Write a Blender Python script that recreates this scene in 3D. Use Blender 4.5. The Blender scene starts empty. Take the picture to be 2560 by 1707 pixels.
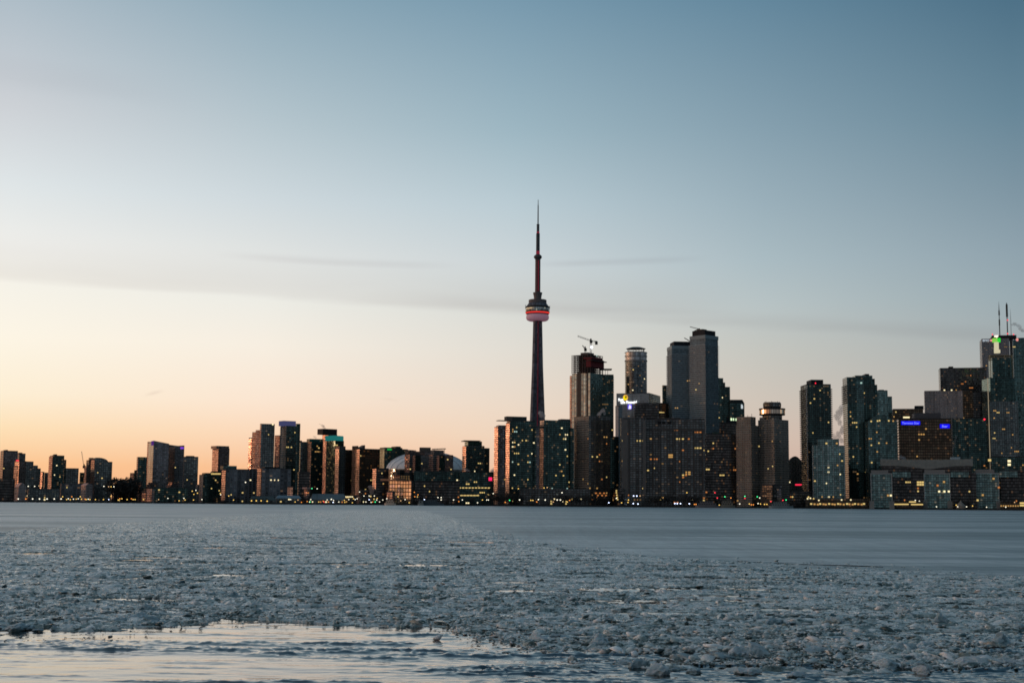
import bpy, bmesh, math, random
import numpy as np
from mathutils import Vector, Matrix
random.seed(7); np.random.seed(7)
scn = bpy.context.scene
COL = scn.collection
R = math.radians
# ------------------------------------------------------------------ camera
CH = 5.0; FL = 3526.0; PITCH = R(6.5); ROLL = R(0.45)
Fv = Vector((0, math.cos(PITCH), math.sin(PITCH)))
R0 = Vector((1, 0, 0)); U0 = Vector((0, -math.sin(PITCH), math.cos(PITCH)))
Rv = R0*math.cos(ROLL) + U0*math.sin(ROLL)
Uv = U0*math.cos(ROLL) - R0*math.sin(ROLL)
cam = bpy.data.cameras.new('camera'); co = bpy.data.objects.new('camera', cam); COL.objects.link(co)
cam.sensor_width = 36; cam.lens = 36*FL/2560; cam.clip_start = 0.5; cam.clip_end = 60000
m = Matrix((Rv, Uv, -Fv)).transposed().to_4x4(); m.translation = (0, 0, CH); co.matrix_world = m
scn.camera = co
scn.view_settings.view_transform = 'Standard'; scn.view_settings.look = 'None'
scn.view_settings.exposure = 0; scn.view_settings.gamma = 1
scn.cycles.max_bounces = 5; scn.cycles.glossy_bounces = 3; scn.cycles.diffuse_bounces = 2
scn.cycles.volume_bounces = 1; scn.cycles.sample_clamp_indirect = 3
scn.cycles.filter_width = 1.7

def sray(px, py):
    return Fv + Rv*((px-1280)/FL) + Uv*((853.5-py)/FL)
def azi(px, py):
    d = sray(px, py); return math.atan2(d.x, d.y)
def zat(px, py, dist):                       # height above water of a sight line at a ground distance
    d = sray(px, py); return CH + d.z/math.hypot(d.x, d.y)*dist
def gpt(px, py):                             # point on the water
    d = sray(px, py); t = -CH/d.z; return (d.x*t, d.y*t)

def lin(c):
    return tuple(((v/255)/12.92 if v/255 <= .04045 else ((v/255+.055)/1.055)**2.4) for v in c)

# ------------------------------------------------------------------ objects and meshes
def tag(o, label=None, cat=None, group=None, kind=None):
    if label: o['label'] = label
    if cat: o['category'] = cat
    if group: o['group'] = group
    if kind: o['kind'] = kind
    return o
def empty(name, M):
    o = bpy.data.objects.new(name, None); COL.objects.link(o); o.matrix_world = M; o.empty_display_size = 1
    return o
class MB:
    def __init__(s): s.v=[]; s.f=[]; s.uv=[]; s.mi=[]
    def quad(s, p, uv, mi=0):
        n=len(s.v); s.v += p; s.f.append(tuple(range(n, n+len(p)))); s.uv += uv; s.mi.append(mi)
    def box(s, x0, x1, y0, y1, z0, z1, mi=0, zs=None, side=None, top=None):
        # zs: heights of the four top corners (x0y0, x1y0, x1y1, x0y1)
        a = zs or (z1, z1, z1, z1)
        b = [(x0,y0,z0),(x1,y0,z0),(x1,y1,z0),(x0,y1,z0)]
        t = [(x0,y0,a[0]),(x1,y0,a[1]),(x1,y1,a[2]),(x0,y1,a[3])]
        for i,j,k in ((0,1,'x'),(1,2,'y'),(2,3,'x'),(3,0,'y')):
            c = 0 if k=='x' else 1
            s.quad([b[i],b[j],t[j],t[i]], [(b[i][c],b[i][2]),(b[j][c],b[j][2]),(t[j][c],t[j][2]),(t[i][c],t[i][2])], side if (side is not None and k=='y') else mi)
        tm = mi if top is None else top
        s.quad(t, [(.01,.01)]*4, tm)
        s.quad(b[::-1], [(.01,.01)]*4, tm)
    def prism(s, pts, z0, z1, mi=0, close=True, top=None):
        # pts: ccw outline [(x,y)]; z1 may be a list
        n=len(pts); zz = z1 if isinstance(z1,(list,tuple)) else [z1]*n; u=0
        for i in range(n):
            j=(i+1)%n; L=math.hypot(pts[j][0]-pts[i][0],pts[j][1]-pts[i][1])
            s.quad([(*pts[i],z0),(*pts[j],z0),(*pts[j],zz[j]),(*pts[i],zz[i])],[(u,z0),(u+L,z0),(u+L,zz[j]),(u,zz[i])],mi)
            u+=L
        if close:
            s.quad([(*p,z) for p,z in zip(pts,zz)],[(.01,.01)]*n, mi if top is None else top)
    def lathe(s, prof, n=24, cx=0, cy=0, mi=0):
        u=2*math.pi
        for (r0,z0),(r1,z1) in zip(prof,prof[1:]):
            for i in range(n):
                a=u*i/n; b=u*(i+1)/n; rr=max(r0,r1)
                p=[(cx+r0*math.cos(a),cy+r0*math.sin(a),z0),(cx+r0*math.cos(b),cy+r0*math.sin(b),z0),
                   (cx+r1*math.cos(b),cy+r1*math.sin(b),z1),(cx+r1*math.cos(a),cy+r1*math.sin(a),z1)]
                q=[(rr*a,z0),(rr*b,z0),(rr*b,z1),(rr*a,z1)]
                if r0<1e-4: p=[p[0],p[2],p[3]]; q=[q[0],q[2],q[3]]
                elif r1<1e-4: p=p[:3]; q=q[:3]
                s.quad(p,q,mi)
    def bar(s, a, b, w, mi=0, w2=None):
        a=Vector(a); b=Vector(b); d=(b-a).normalized(); w2=w if w2 is None else w2
        up=Vector((0,0,1)) if abs(d.z)<.9 else Vector((1,0,0))
        e=d.cross(up).normalized(); g=d.cross(e)
        A=[a+e*w*i+g*w*j for i,j in ((-.5,-.5),(.5,-.5),(.5,.5),(-.5,.5))]
        B=[b+e*w2*i+g*w2*j for i,j in ((-.5,-.5),(.5,-.5),(.5,.5),(-.5,.5))]
        for i in range(4):
            j=(i+1)%4; s.quad([tuple(A[i]),tuple(A[j]),tuple(B[j]),tuple(B[i])],[(.01,.01)]*4,mi)
        s.quad([tuple(x) for x in A[::-1]],[(.01,.01)]*4,mi); s.quad([tuple(x) for x in B],[(.01,.01)]*4,mi)
    def mesh(s, name, mats):
        me=bpy.data.meshes.new(name); me.from_pydata(s.v,[],s.f)
        ul=me.uv_layers.new(name='UVMap'); ul.data.foreach_set('uv',np.array(s.uv,'f').ravel())
        for mt in (mats if isinstance(mats,(list,tuple)) else [mats]): me.materials.append(mt)
        me.polygons.foreach_set('material_index',s.mi); me.update(); return me
    def build(s, name, mats, parent=None, M=None):
        o=bpy.data.objects.new(name, s.mesh(name,mats)); COL.objects.link(o)
        return place(o,parent,M)
def place(o, parent=None, M=None):
    M = M or (parent.matrix_world.copy() if parent else Matrix())
    if parent:
        o.parent=parent; o.matrix_local = WM[parent.name].inverted() @ M if parent.name in WM else M
    else: o.matrix_world=M
    WM[o.name]=M.copy()
    return o
WM={}
def root(name,label,cat,M,group=None):
    o=empty(name,M); WM[o.name]=M.copy(); return tag(o,label,cat,group)

# ------------------------------------------------------------------ materials
def newmat(name):
    mt=bpy.data.materials.new(name); mt.use_nodes=True; nt=mt.node_tree; nt.nodes.clear()
    out=nt.nodes.new('ShaderNodeOutputMaterial'); return mt,nt,out
def N(nt,t,**k):
    n=nt.nodes.new('ShaderNode'+t)
    for a,b in k.items():
        if a.startswith('i'):
            n.inputs[int(a[1:])].default_value=b
        else: setattr(n,a,b)
    return n
def math_(nt,op,a,b=None,c=None):
    n=N(nt,'Math',operation=op)
    for i,v in enumerate((a,b,c)):
        if v is None: continue
        if isinstance(v,(int,float)): n.inputs[i].default_value=v
        else: nt.links.new(v,n.inputs[i])
    return n.outputs[0]
def setp(p,**k):
    for a,b in k.items(): p.inputs[a.replace('_',' ')].default_value=b
_plain={}
def plain(name,col,rough=.7,metal=0.,var=.25,scale=.15,bump=0,spec=.3):
    if name in _plain: return _plain[name]
    mt,nt,out=newmat(name)
    p=N(nt,'BsdfPrincipled'); setp(p,Roughness=rough,Metallic=metal); p.inputs['Specular IOR Level'].default_value=spec
    tc=N(nt,'TexCoord'); no=N(nt,'TexNoise'); no.inputs['Scale'].default_value=scale; no.inputs['Detail'].default_value=5
    nt.links.new(tc.outputs['Object'],no.inputs['Vector'])
    mx=N(nt,'Mix',data_type='RGBA')
    mx.inputs[6].default_value=(*[c*(1-var) for c in col],1); mx.inputs[7].default_value=(*[min(1,c*(1+var)) for c in col],1)
    nt.links.new(no.outputs[0],mx.inputs[0]); nt.links.new(mx.outputs[2],p.inputs['Base Color'])
    if bump:
        b=N(nt,'Bump'); b.inputs['Strength'].default_value=bump; nt.links.new(no.outputs[0],b.inputs['Height']); nt.links.new(b.outputs[0],p.inputs['Normal'])
    nt.links.new(p.outputs[0],out.inputs[0]); _plain[name]=mt; return mt
def glow(name,col,st):
    if name in _plain: return _plain[name]
    mt,nt,out=newmat(name)
    e=N(nt,'Emission'); e.inputs[1].default_value=st
    tc=N(nt,'TexCoord'); no=N(nt,'TexNoise'); no.inputs['Scale'].default_value=.8
    nt.links.new(tc.outputs['Object'],no.inputs['Vector'])
    mx=N(nt,'Mix',data_type='RGBA'); mx.inputs[6].default_value=(*[c*.75 for c in col],1); mx.inputs[7].default_value=(*col,1)
    nt.links.new(no.outputs[0],mx.inputs[0]); nt.links.new(mx.outputs[2],e.inputs[0])
    nt.links.new(e.outputs[0],out.inputs[0]); _plain[name]=mt; return mt
def facade(name, wall, glass, fh=3.0, bw=3.2, pier=.22, span=.35, metal=.85, rough=.12, jit=.05, dim=.015, dimst=.08, dimcol=(1,.55,.22), wr=.75, broad=.35):
    """wall with a grid of individually tinted panes, in metres"""
    if name in _plain: return _plain[name]
    mt,nt,out=newmat(name); L=nt.links.new
    uv=N(nt,'UVMap'); sep=N(nt,'SeparateXYZ'); L(uv.outputs[0],sep.inputs[0])
    oi=N(nt,'ObjectInfo')
    u=math_(nt,'DIVIDE',sep.outputs[0],bw); v=math_(nt,'DIVIDE',sep.outputs[1],fh)
    fu=math_(nt,'FRACT',u); fv=math_(nt,'FRACT',v); iu=math_(nt,'FLOOR',u); iv=math_(nt,'FLOOR',v)
    mu=math_(nt,'MULTIPLY',math_(nt,'GREATER_THAN',fu,pier/2),math_(nt,'LESS_THAN',fu,1-pier/2))
    mv=math_(nt,'MULTIPLY',math_(nt,'GREATER_THAN',fv,span),math_(nt,'LESS_THAN',fv,.97))
    mask=math_(nt,'MULTIPLY',mu,mv)
    cb=N(nt,'CombineXYZ'); L(iu,cb.inputs[0]); L(iv,cb.inputs[1]); L(math_(nt,'MULTIPLY',oi.outputs['Random'],517.),cb.inputs[2])
    wn=N(nt,'TexWhiteNoise'); L(cb.outputs[0],wn.inputs['Vector'])
    # broad streaks per column so the face is not even
    cb2=N(nt,'CombineXYZ'); L(iu,cb2.inputs[0]); L(math_(nt,'MULTIPLY',oi.outputs['Random'],91.),cb2.inputs[1])
    wn2=N(nt,'TexWhiteNoise'); L(cb2.outputs[0],wn2.inputs['Vector'])
    tc=N(nt,'TexCoord'); no=N(nt,'TexNoise'); no.inputs['Scale'].default_value=.035; no.inputs['Detail'].default_value=4; L(tc.outputs['Object'],no.inputs['Vector'])
    var=math_(nt,'ADD',math_(nt,'MULTIPLY',wn2.outputs['Value'],broad),math_(nt,'MULTIPLY',no.outputs[0],.9))
    var=math_(nt,'ADD',var,.45-broad*.3)
    g=N(nt,'BsdfPrincipled'); setp(g,Metallic=metal,Roughness=rough)
    gv=math_(nt,'MULTIPLY',math_(nt,'ADD',math_(nt,'MULTIPLY',wn.outputs['Value'],.8),.6),var)
    vm=N(nt,'VectorMath',operation='SCALE'); vm.inputs[0].default_value=tuple(min(1,c*1.15) for c in glass); L(gv,vm.inputs['Scale']); L(vm.outputs[0],g.inputs['Base Color'])
    geo=N(nt,'NewGeometry'); s1=N(nt,'VectorMath',operation='SUBTRACT'); L(wn.outputs['Color'],s1.inputs[0]); s1.inputs[1].default_value=(.5,.5,.5)
    s2=N(nt,'VectorMath',operation='SCALE'); L(s1.outputs[0],s2.inputs[0]); s2.inputs['Scale'].default_value=jit
    s3=N(nt,'VectorMath',operation='ADD'); L(s2.outputs[0],s3.inputs[0]); L(geo.outputs['Normal'],s3.inputs[1])
    s4=N(nt,'VectorMath',operation='NORMALIZE'); L(s3.outputs[0],s4.inputs[0]); L(s4.outputs[0],g.inputs['Normal'])
    g.inputs['Emission Color'].default_value=(*dimcol,1)
    ds=math_(nt,'MULTIPLY',math_(nt,'GREATER_THAN',wn.outputs['Value'],1-dim),dimst)
    L(ds,g.inputs['Emission Strength'])
    w=N(nt,'BsdfPrincipled'); setp(w,Roughness=wr); w.inputs['Specular IOR Level'].default_value=.25
    vm2=N(nt,'VectorMath',operation='SCALE'); vm2.inputs[0].default_value=tuple(c*1.3 for c in wall); L(var,vm2.inputs['Scale']); L(vm2.outputs[0],w.inputs['Base Color'])
    mx=N(nt,'MixShader'); L(mask,mx.inputs[0]); L(w.outputs[0],mx.inputs[1]); L(g.outputs[0],mx.inputs[2]); L(mx.outputs[0],out.inputs[0])
    mt['fh']=fh; mt['bw']=bw; _plain[name]=mt; return mt

ROOF=plain('roof_gravel',(.05,.05,.055))
DARK=plain('dark_metal',(.025,.03,.032),.5,.3)
CONC=plain('concrete',(.22,.21,.2)); PALE=plain('pale_concrete',(.34,.35,.35)); SLAB=plain('balcony_slab',(.34,.37,.38),.6)
BROWNC=plain('brown_concrete',(.12,.10,.09))
FAC={
 'brown': facade('brown_masonry_facade',(.13,.105,.095),(.16,.16,.17),3,3.2,.3,.38),
 'grey':  facade('grey_masonry_facade',(.17,.165,.165),(.18,.20,.22),3,3.0,.3,.36),
 'dkgrey':facade('dark_grey_facade',(.085,.088,.092),(.14,.18,.175),3,3.6,.25,.33),
 'slabs': facade('long_slab_facade',(.15,.15,.16),(.08,.10,.11),3,5.5,.34,.25,broad=.8),
 'teal':  facade('teal_glass_facade',(.04,.058,.055),(.10,.175,.168),3,2.6,.14,.24,broad=.5),
 'ltteal':facade('pale_teal_glass_facade',(.06,.09,.088),(.18,.29,.275),3,3.0,.16,.25,broad=.5),
 'dkteal':facade('dark_teal_glass_facade',(.018,.03,.029),(.055,.105,.098),3,2.8,.2,.3,broad=.6,dim=.06),
 'black': facade('black_glass_facade',(.018,.018,.02),(.09,.09,.085),3.8,2.4,.12,.3,dim=.04,dimst=.05,dimcol=(1,.42,.1)),
 'bronze':facade('bronze_glass_facade',(.035,.028,.022),(.12,.09,.06),3.8,3.2,.2,.35,dim=.04,dimst=.05,dimcol=(1,.42,.12)),
 'hotel': facade('dark_hotel_facade',(.065,.058,.055),(.12,.14,.14),3.1,4.0,.26,.42,dim=.03,dimst=.05,broad=.6),
 'waffle':facade('concrete_grid_facade',(.26,.23,.20),(.05,.06,.065),3.1,2.7,.36,.42,dim=.02),
 'ribs':  facade('light_ribbed_facade',(.30,.26,.25),(.16,.15,.15),3.8,1.9,.5,.3,dim=.04,dimst=.1),
 'marble':facade('pale_banded_facade',(.20,.20,.21),(.09,.11,.12),3.9,3.4,.3,.55,dim=.04,dimst=.1),
 'stripe':facade('striped_glass_facade',(.24,.24,.22),(.16,.21,.24),3.4,4.6,.3,.12,broad=1.2,dim=.0),
 'silver':facade('silver_glass_facade',(.15,.155,.155),(.26,.28,.28),3.6,2.4,.2,.3,dim=.02,rough=.25),
 'coolteal': facade('cool_teal_balcony_facade',(.10,.145,.165),(.12,.18,.205),3,3.2,.2,.3,metal=0,rough=.6,dim=.02),
 'coolgrey': facade('cool_grey_panel_facade',(.24,.285,.31),(.18,.22,.24),3.8,3.4,.3,.5,metal=0,rough=.5,dim=0),
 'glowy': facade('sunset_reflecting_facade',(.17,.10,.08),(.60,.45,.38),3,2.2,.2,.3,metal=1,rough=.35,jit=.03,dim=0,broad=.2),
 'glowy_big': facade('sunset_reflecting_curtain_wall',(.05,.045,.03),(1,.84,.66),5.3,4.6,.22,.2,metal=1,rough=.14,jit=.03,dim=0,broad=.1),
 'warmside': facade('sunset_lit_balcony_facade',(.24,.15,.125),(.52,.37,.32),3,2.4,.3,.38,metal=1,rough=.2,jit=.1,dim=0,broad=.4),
}
LIT={'w':glow('warm_window_light',(1,.56,.18),.62),'y':glow('yellow_window_light',(1,.72,.26),.9),'b':glow('bright_window_light',(1,.84,.48),1.5),
     'o':glow('orange_window_light',(1,.36,.1),.6),'c':glow('cool_window_light',(.65,.95,.85),.8),'d':glow('dim_window_light',(1,.6,.25),.22)}
_wm={}
def wmesh(k,w,h):
    key=(k,round(w,1),round(h,1))
    if key not in _wm:
        b=MB(); b.box(-w/2,w/2,-.12,.1,-h/2,h/2); _wm[key]=b.mesh('window',LIT[k])
    return _wm[key]

# ------------------------------------------------------------------ building frames
GZ=1.6
class Fr:
    def __init__(s,x0,xs,x1,yt,D,ratio=1.0,phi=None,L=None,yb=None):
        s.x0,s.xs,s.x1,s.yt,s.D=x0,xs,x1,yt,D
        lw=xs-x0; rw=x1-xs
        s.side='L'
        if phi is None:
            if lw<1: phi=0.
            elif lw<=rw: phi=math.degrees(math.atan(lw/(max(rw,1)*ratio)))
            else: phi=-math.degrees(math.atan(rw/(max(lw,1)*ratio))); 
        if phi<0: s.side='R'
        a=azi(xs,yt); s.th=-a+R(phi)
        s.f=Vector((math.cos(s.th),math.sin(s.th))); s.l=Vector((-math.sin(s.th),math.cos(s.th)))
        C=Vector((math.tan(a)*D,D))
        if s.side=='L':
            s.O=C; s.W=s.hit(C,s.f,x1,yt); s.L=s.hit(C,s.l,x0,yt) if lw>=1 else (L or max(16,min(38,s.W*.9)))
        else:
            s.W=-s.hit(C,s.f,x0,yt); s.O=C-s.f*s.W; s.L=s.hit(C,s.l,x1,yt) if rw>=1 else (L or max(16,min(38,s.W*.9)))
        if L: s.L=L
        if not (8<s.L<140) or not(2<s.W<300): print('FRAME?',x0,xs,x1,yt,'phi %.1f W %.1f L %.1f'%(phi,s.W,s.L))
        s.L=max(8,min(s.L,140))
        s.M=Matrix.Translation((s.O.x,s.O.y,GZ))@Matrix.Rotation(s.th,4,'Z')
        s.H=s.z(xs,yt)
    def hit(s,P,v,px,py):
        a=azi(px,py); d=Vector((math.sin(a),math.cos(a)))
        return -(P.x*d.y-P.y*d.x)/(v.x*d.y-v.y*d.x)
    def lx(s,px,py=None,y=0.):               # local x of a column on the plane y=const
        return s.hit(s.O+s.l*y,s.f,px,s.yt if py is None else py)
    def ly(s,px,py=None,x=0.):
        return s.hit(s.O+s.f*x,s.l,px,s.yt if py is None else py)
    def z(s,px,py,y=0.,face='F'):
        if face=='F':
            P=s.O+s.l*y+s.f*s.lx(px,py,y)
        else:
            P=s.O+s.l*s.ly(px,py)
        return zat(px,py,P.length)-GZ
class Bd:
    def __init__(s,name,label,x0,xs,x1,yt,D,sty='grey',side=None,cat='building',group=None,body='wall',z0=0,roof=True,**k):
        s.fr=Fr(x0,xs,x1,yt,D,**k); s.root=root(name,label,cat,s.fr.M,group); s.rs=random.Random(int(x0*7+yt))
        s.block(s.fr,body,sty,side,z0=z0,roof=roof); s.sty=sty
    def block(s,fr,name,sty,side=None,z0=0,zs=None,roof=True,H=None):
        b=MB(); H=H or fr.H
        b.box(0,fr.W,0,fr.L,z0,H,zs=zs,mi=0,side=1,top=2)
        if roof:                              # parapet and plant on the roof
            t=.5
            if zs is None:
                for q in ((0,fr.W,0,t),(0,fr.W,fr.L-t,fr.L),(0,t,t,fr.L-t),(fr.W-t,fr.W,t,fr.L-t)):
                    b.box(*q,H+.002,H+.8,mi=2)
        o=b.build(name,[FAC[sty],FAC[side or sty],ROOF],s.root,fr.M); return o
    def wing(s,x0,xs,x1,yt,D,sty=None,side=None,name='wing',z0=0,**k):
        fr=Fr(x0,xs,x1,yt,D,**k); s.block(fr,name,sty or s.sty,side,z0=z0); return fr
    def top(s,xa,xb,yt,name='roof_block',mat=None,y0=.15,y1=.85,fr=None,yb=None,sty=None,out=0):
        """block on the roof between two columns"""
        fr=fr or s.fr; ya=fr.L*y0-out; yz=fr.L*y1+out
        z1=fr.z((xa+xb)/2,yt,ya); zb=fr.H+.003 if yb is None else fr.z((xa+xb)/2,yb,ya)
        b=MB(); b.box(fr.lx(xa,yt,ya),fr.lx(xb,yt,ya),ya,yz,zb,max(z1,zb+.5))
        return b.build(name,FAC[sty] if sty else (mat or DARK),s.root,fr.M)
    def panel(s,xa,xb,ya,yb,name,mat,fr=None,out=.4,face='F',thick=.4):
        fr=fr or s.fr; xm=(xa+xb)/2; b=MB()
        if face=='F': b.box(fr.lx(xa,(ya+yb)/2),fr.lx(xb,(ya+yb)/2),-out,-out+thick,fr.z(xm,yb),fr.z(xm,ya))
        elif face=='L': b.box(-out,-out+thick,min(fr.ly(xa,ya),fr.ly(xb,ya)),max(fr.ly(xa,ya),fr.ly(xb,ya)),fr.z(xm,yb,face='L'),fr.z(xm,ya,face='L'))
        return b.build(name,mat,s.root,fr.M)
    def slabs(s,fr=None,ya=None,yb=None,out=1.3,mat=None,fh=3.0,th=.35,name='floor_slab',sk=1,rail=True):
        fr=fr or s.fr; z1=fr.H if ya is None else fr.z(fr.xs,ya); z0=fh if yb is None else fr.z(fr.xs,yb)
        b=MB(); b.box(-out,fr.W+out,-out,fr.L+out,-th/2,th/2)
        if rail:
            g=.9
            b.box(-out,fr.W+out,-out,-out+.08,th/2+.05,th/2+g); b.box(-out,-out+.08,-out+.1,fr.L+out,th/2+.05,th/2+g)
        me=b.mesh(name,mat or SLAB); k=max(1,math.ceil(z0/fh)); n=0
        while k*fh<z1-.5 and n<100:
            o=bpy.data.objects.new(name,me); COL.objects.link(o); place(o,s.root,fr.M@Matrix.Translation((0,0,k*fh))); k+=sk; n+=1
    def piers(s,cols,fr=None,ya=None,yb=None,w=1.0,out=.8,mat=None,name='pier'):
        fr=fr or s.fr
        for px in cols:
            b=MB(); x=fr.lx(px); b.box(x-w/2,x+w/2,-out,-.003,0 if yb is None else fr.z(px,yb),fr.H if ya is None else fr.z(px,ya))
            b.build(name,mat or CONC,s.root,fr.M)
    def lit(s,n,fr=None,face='F',xa=0,xb=1,za=.03,zb=.97,cols='wwwyyobdd',run=.15,w=None):
        """n lit windows on the pane grid of one face"""
        fr=fr or s.fr; mt=FAC[s.sty]; fh=mt['fh']; bw=mt['bw']; W=fr.W if face=='F' else fr.L
        n=int(n*(.52 if s.fr.x0>1150 else .34)); nx=max(1,int(W/bw)); nz=max(1,int(fr.H/fh)); used=set(); t=0
        i0=int(nx*xa); i1=max(i0,int(nx*xb)-1); k0=int(nz*za); k1=max(k0,int(nz*zb)-1)
        while n>0 and t<900:
            t+=1; i=s.rs.randint(i0,i1); k=s.rs.randint(k0,k1)
            c=s.rs.choice(cols); r=1
            if s.rs.random()<run: r=s.rs.randint(2,3)
            for q in range(r):
                if n<=0 or i+q>i1 or (i+q,k) in used: continue
                used.add((i+q,k)); n-=1
                ww=min(bw*.8,w or s.rs.choice((1.5,1.9,2.3))); hh=min(1.9,fh*.58)
                o=bpy.data.objects.new('window',wmesh(c,ww,hh)); COL.objects.link(o)
                zc=(k+.66)*fh
                if face=='F': T=Matrix.Translation(((i+q+.5)*bw,0,zc))
                elif face=='L': T=Matrix.Translation((0,(i+q+.5)*bw,zc))@Matrix.Rotation(-math.pi/2,4,'Z')
                else: T=Matrix.Translation((fr.W,(i+q+.5)*bw,zc))@Matrix.Rotation(math.pi/2,4,'Z')
                place(o,s.root,fr.M@T)
    def at(s,pts,fr=None,w=2.4,h=2.0,y=0.):
        fr=fr or s.fr
        for px,py,c in pts:
            o=bpy.data.objects.new('window',wmesh(c,w,h)); COL.objects.link(o)
            place(o,s.root,fr.M@Matrix.Translation((fr.lx(px,py,y),y,fr.z(px,py,y))))
# =================================================================== THE SKYLINE, left to right
T='apartment tower'
# --- far left cluster
a=Bd('apartment_tower','tall flat topped brown tower at the far left end of the skyline',1,9,45,1127,2500,'brown','brown',T,ratio=1.2)
a.lit(4); a.top(14,20,1124)
a=Bd('apartment_tower','grey stepped tower just behind the flat topped brown tower at far left',44,48,64,1134,2700,'dkgrey','brown',T); a.top(48,56,1131)
a.lit(2)
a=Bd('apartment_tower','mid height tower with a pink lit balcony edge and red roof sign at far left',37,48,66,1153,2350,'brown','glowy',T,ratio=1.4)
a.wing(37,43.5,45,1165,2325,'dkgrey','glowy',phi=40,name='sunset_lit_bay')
a.panel(40,47,1149,1152.6,'roof_sign',glow('red_sign_light',(1,.05,.08),1.2)); a.lit(2)
a=Bd('apartment_block','dark terraced block stepping down to the right beside the far left towers',62,63,102,1171,2420,'dkgrey',None,'apartment block')
a.top(63,84,1153,'setback',sty='dkgrey',y0=.05,y1=.9); a.top(84,95,1163,'setback',sty='dkgrey',y0=.05,y1=.9); a.lit(5)
a=Bd('low_building','black windowless low block in the lower left corner of the skyline',-30,-29,38,1197,2000,'black',None,'building')
# arched pavilion
def arched(name,label,x0,x1,yt,yspring,D,sty,arcmat,**k):
    s=Bd(name,label,x0,x0,x1,yspring,D,sty,None,'building',roof=False,**k); fr=s.fr
    b=MB(); hh=fr.z((x0+x1)/2,yt)-fr.H; n=10; W=fr.W
    pts=[(W*i/n, fr.H+hh*math.sin(math.pi*i/n)) for i in range(n+1)]
    for (xa,za),(xb,zb) in zip(pts,pts[1:]):
        b.quad([(xa,0,fr.H),(xb,0,fr.H),(xb,0,zb),(xa,0,za)],[(xa,fr.H),(xb,fr.H),(xb,zb),(xa,za)])
        b.quad([(xa,0,za),(xb,0,zb),(xb,fr.L,zb),(xa,fr.L,za)],[(0.01,.01)]*4,1)
        b.quad([(xb,fr.L,fr.H),(xa,fr.L,fr.H),(xa,fr.L,za),(xb,fr.L,zb)],[(xa,fr.H),(xb,fr.H),(xb,zb),(xa,za)])
    b.build('arched_roof',[FAC[sty],arcmat],s.root,fr.M); return s
PINKR=plain('pink_roof_panel',(.75,.38,.28),.5)
a=arched('arched_pavilion','small pavilion with an orange lit arched roof on the far left shore',46,66,1207,1217,1960,'ribs',PINKR,phi=18)
a=Bd('low_building','tiny pink lit block in the gap left of the slim dark tower',103,106,111,1180,2600,'brown','glowy','building'); a.lit(1)
a=Bd('low_building','small dark block against the left side of the slim dark tower',111,112,127,1182,2500,'dkgrey',None,'building')
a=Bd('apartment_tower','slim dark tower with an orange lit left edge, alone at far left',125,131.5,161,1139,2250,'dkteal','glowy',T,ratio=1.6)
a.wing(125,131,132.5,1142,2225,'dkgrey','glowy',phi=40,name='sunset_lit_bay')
a.lit(9,cols='yyyb'); a.top(137,143,1135,mat=ROOF)
f=a.wing(160,161,166,1150,2275)
a=Bd('office_block','dark square block right of the slim dark tower',164,165,197,1171,2300,'dkgrey',None,'office block',L=30); a.lit(5)
a=Bd('low_building','small teal dark block left of the round topped tower',199,200,213,1182,2500,'dkteal',None,'building')
a=Bd('apartment_block','low grey apartment row behind the even lamps on the left shore',150,153,232,1209,2080,'slabs','slabs','apartment block',L=25); a.lit(6)
a=Bd('low_building','dim low shed behind the left shore lamps',68,70,150,1222,2050,'dkgrey',None,'building',L=20); a.lit(6,zb=1,cols='yyb')
# round topped tower
a=Bd('round_topped_tower','dark tower with a curved barrel roof in the left group',232,237,270,1155,2350,'dkgrey','glowy',T,ratio=1.5,roof=False)
fr=a.fr; b=MB(); n=12; hh=fr.z(245,1143.5)-fr.H
a.wing(231,236,237,1149,2325,'dkgrey','glowy',phi=40,name='sunset_lit_bay')
P=[(0,fr.H+hh*.93)]+[(fr.W*i/n, fr.H+hh*math.sqrt(max(0,1-(max(0,i/n-.25)/.78)**2))) for i in range(1,n+1)]
for (xa,za),(xb,zb) in zip(P,P[1:]):
    b.quad([(xa,0,fr.H),(xb,0,fr.H),(xb,0,zb),(xa,0,za)],[(xa,fr.H),(xb,fr.H),(xb,zb),(xa,za)])
    b.quad([(xa,0,za),(xb,0,zb),(xb,fr.L,zb),(xa,fr.L,za)],[(.01,.01)]*4,1)
b.quad([(0,fr.L,fr.H),(0,0,fr.H),(0,0,P[0][1]),(0,fr.L,P[0][1])],[(0,0)]*4)
b.build('barrel_roof',[FAC['dkgrey'],ROOF],a.root,fr.M); a.lit(6,cols='yyb')
a.wing(269,270,281,1155,2360,'dkgrey'); a.wing(211,216,234,1167,2370,'dkgrey','warmside'); a.wing(216,222,234,1151,2380,'dkgrey'); a.wing(222,224,234,1145,2390,'dkgrey')
a=arched('round_fronted_block','small pink round topped block at the foot of the round topped tower',215,231,1208,1213,2020,'ribs',PINKR,phi=25)
a=Bd('house','small house with a pink gable on the left shore hill',300,309,314,1212,2100,'brown','glowy','house',phi=40)
a=Bd('house','little block with a bright orange wall on the left shore hill',306,320,323,1211,2080,'brown','warmside','house',phi=50)
a=Bd('house','orange lit house just below the stair tower on the left',342,352,357,1206,2090,'brown','warmside','house',phi=45)
a=Bd('apartment_tower','dark tower with a glowing yellow left top corner beside the purple topped slab',342,345,368,1143,2300,'dkteal','warmside',T); a.lit(3)
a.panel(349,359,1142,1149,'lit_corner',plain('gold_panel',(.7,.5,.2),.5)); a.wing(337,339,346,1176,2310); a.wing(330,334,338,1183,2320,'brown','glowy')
a=Bd('low_building','dim stepped houses below the dark wooded hill at left',284,290,345,1216,2060,'dkgrey',None,'building',L=20); a.lit(8,cols='yyb')
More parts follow.
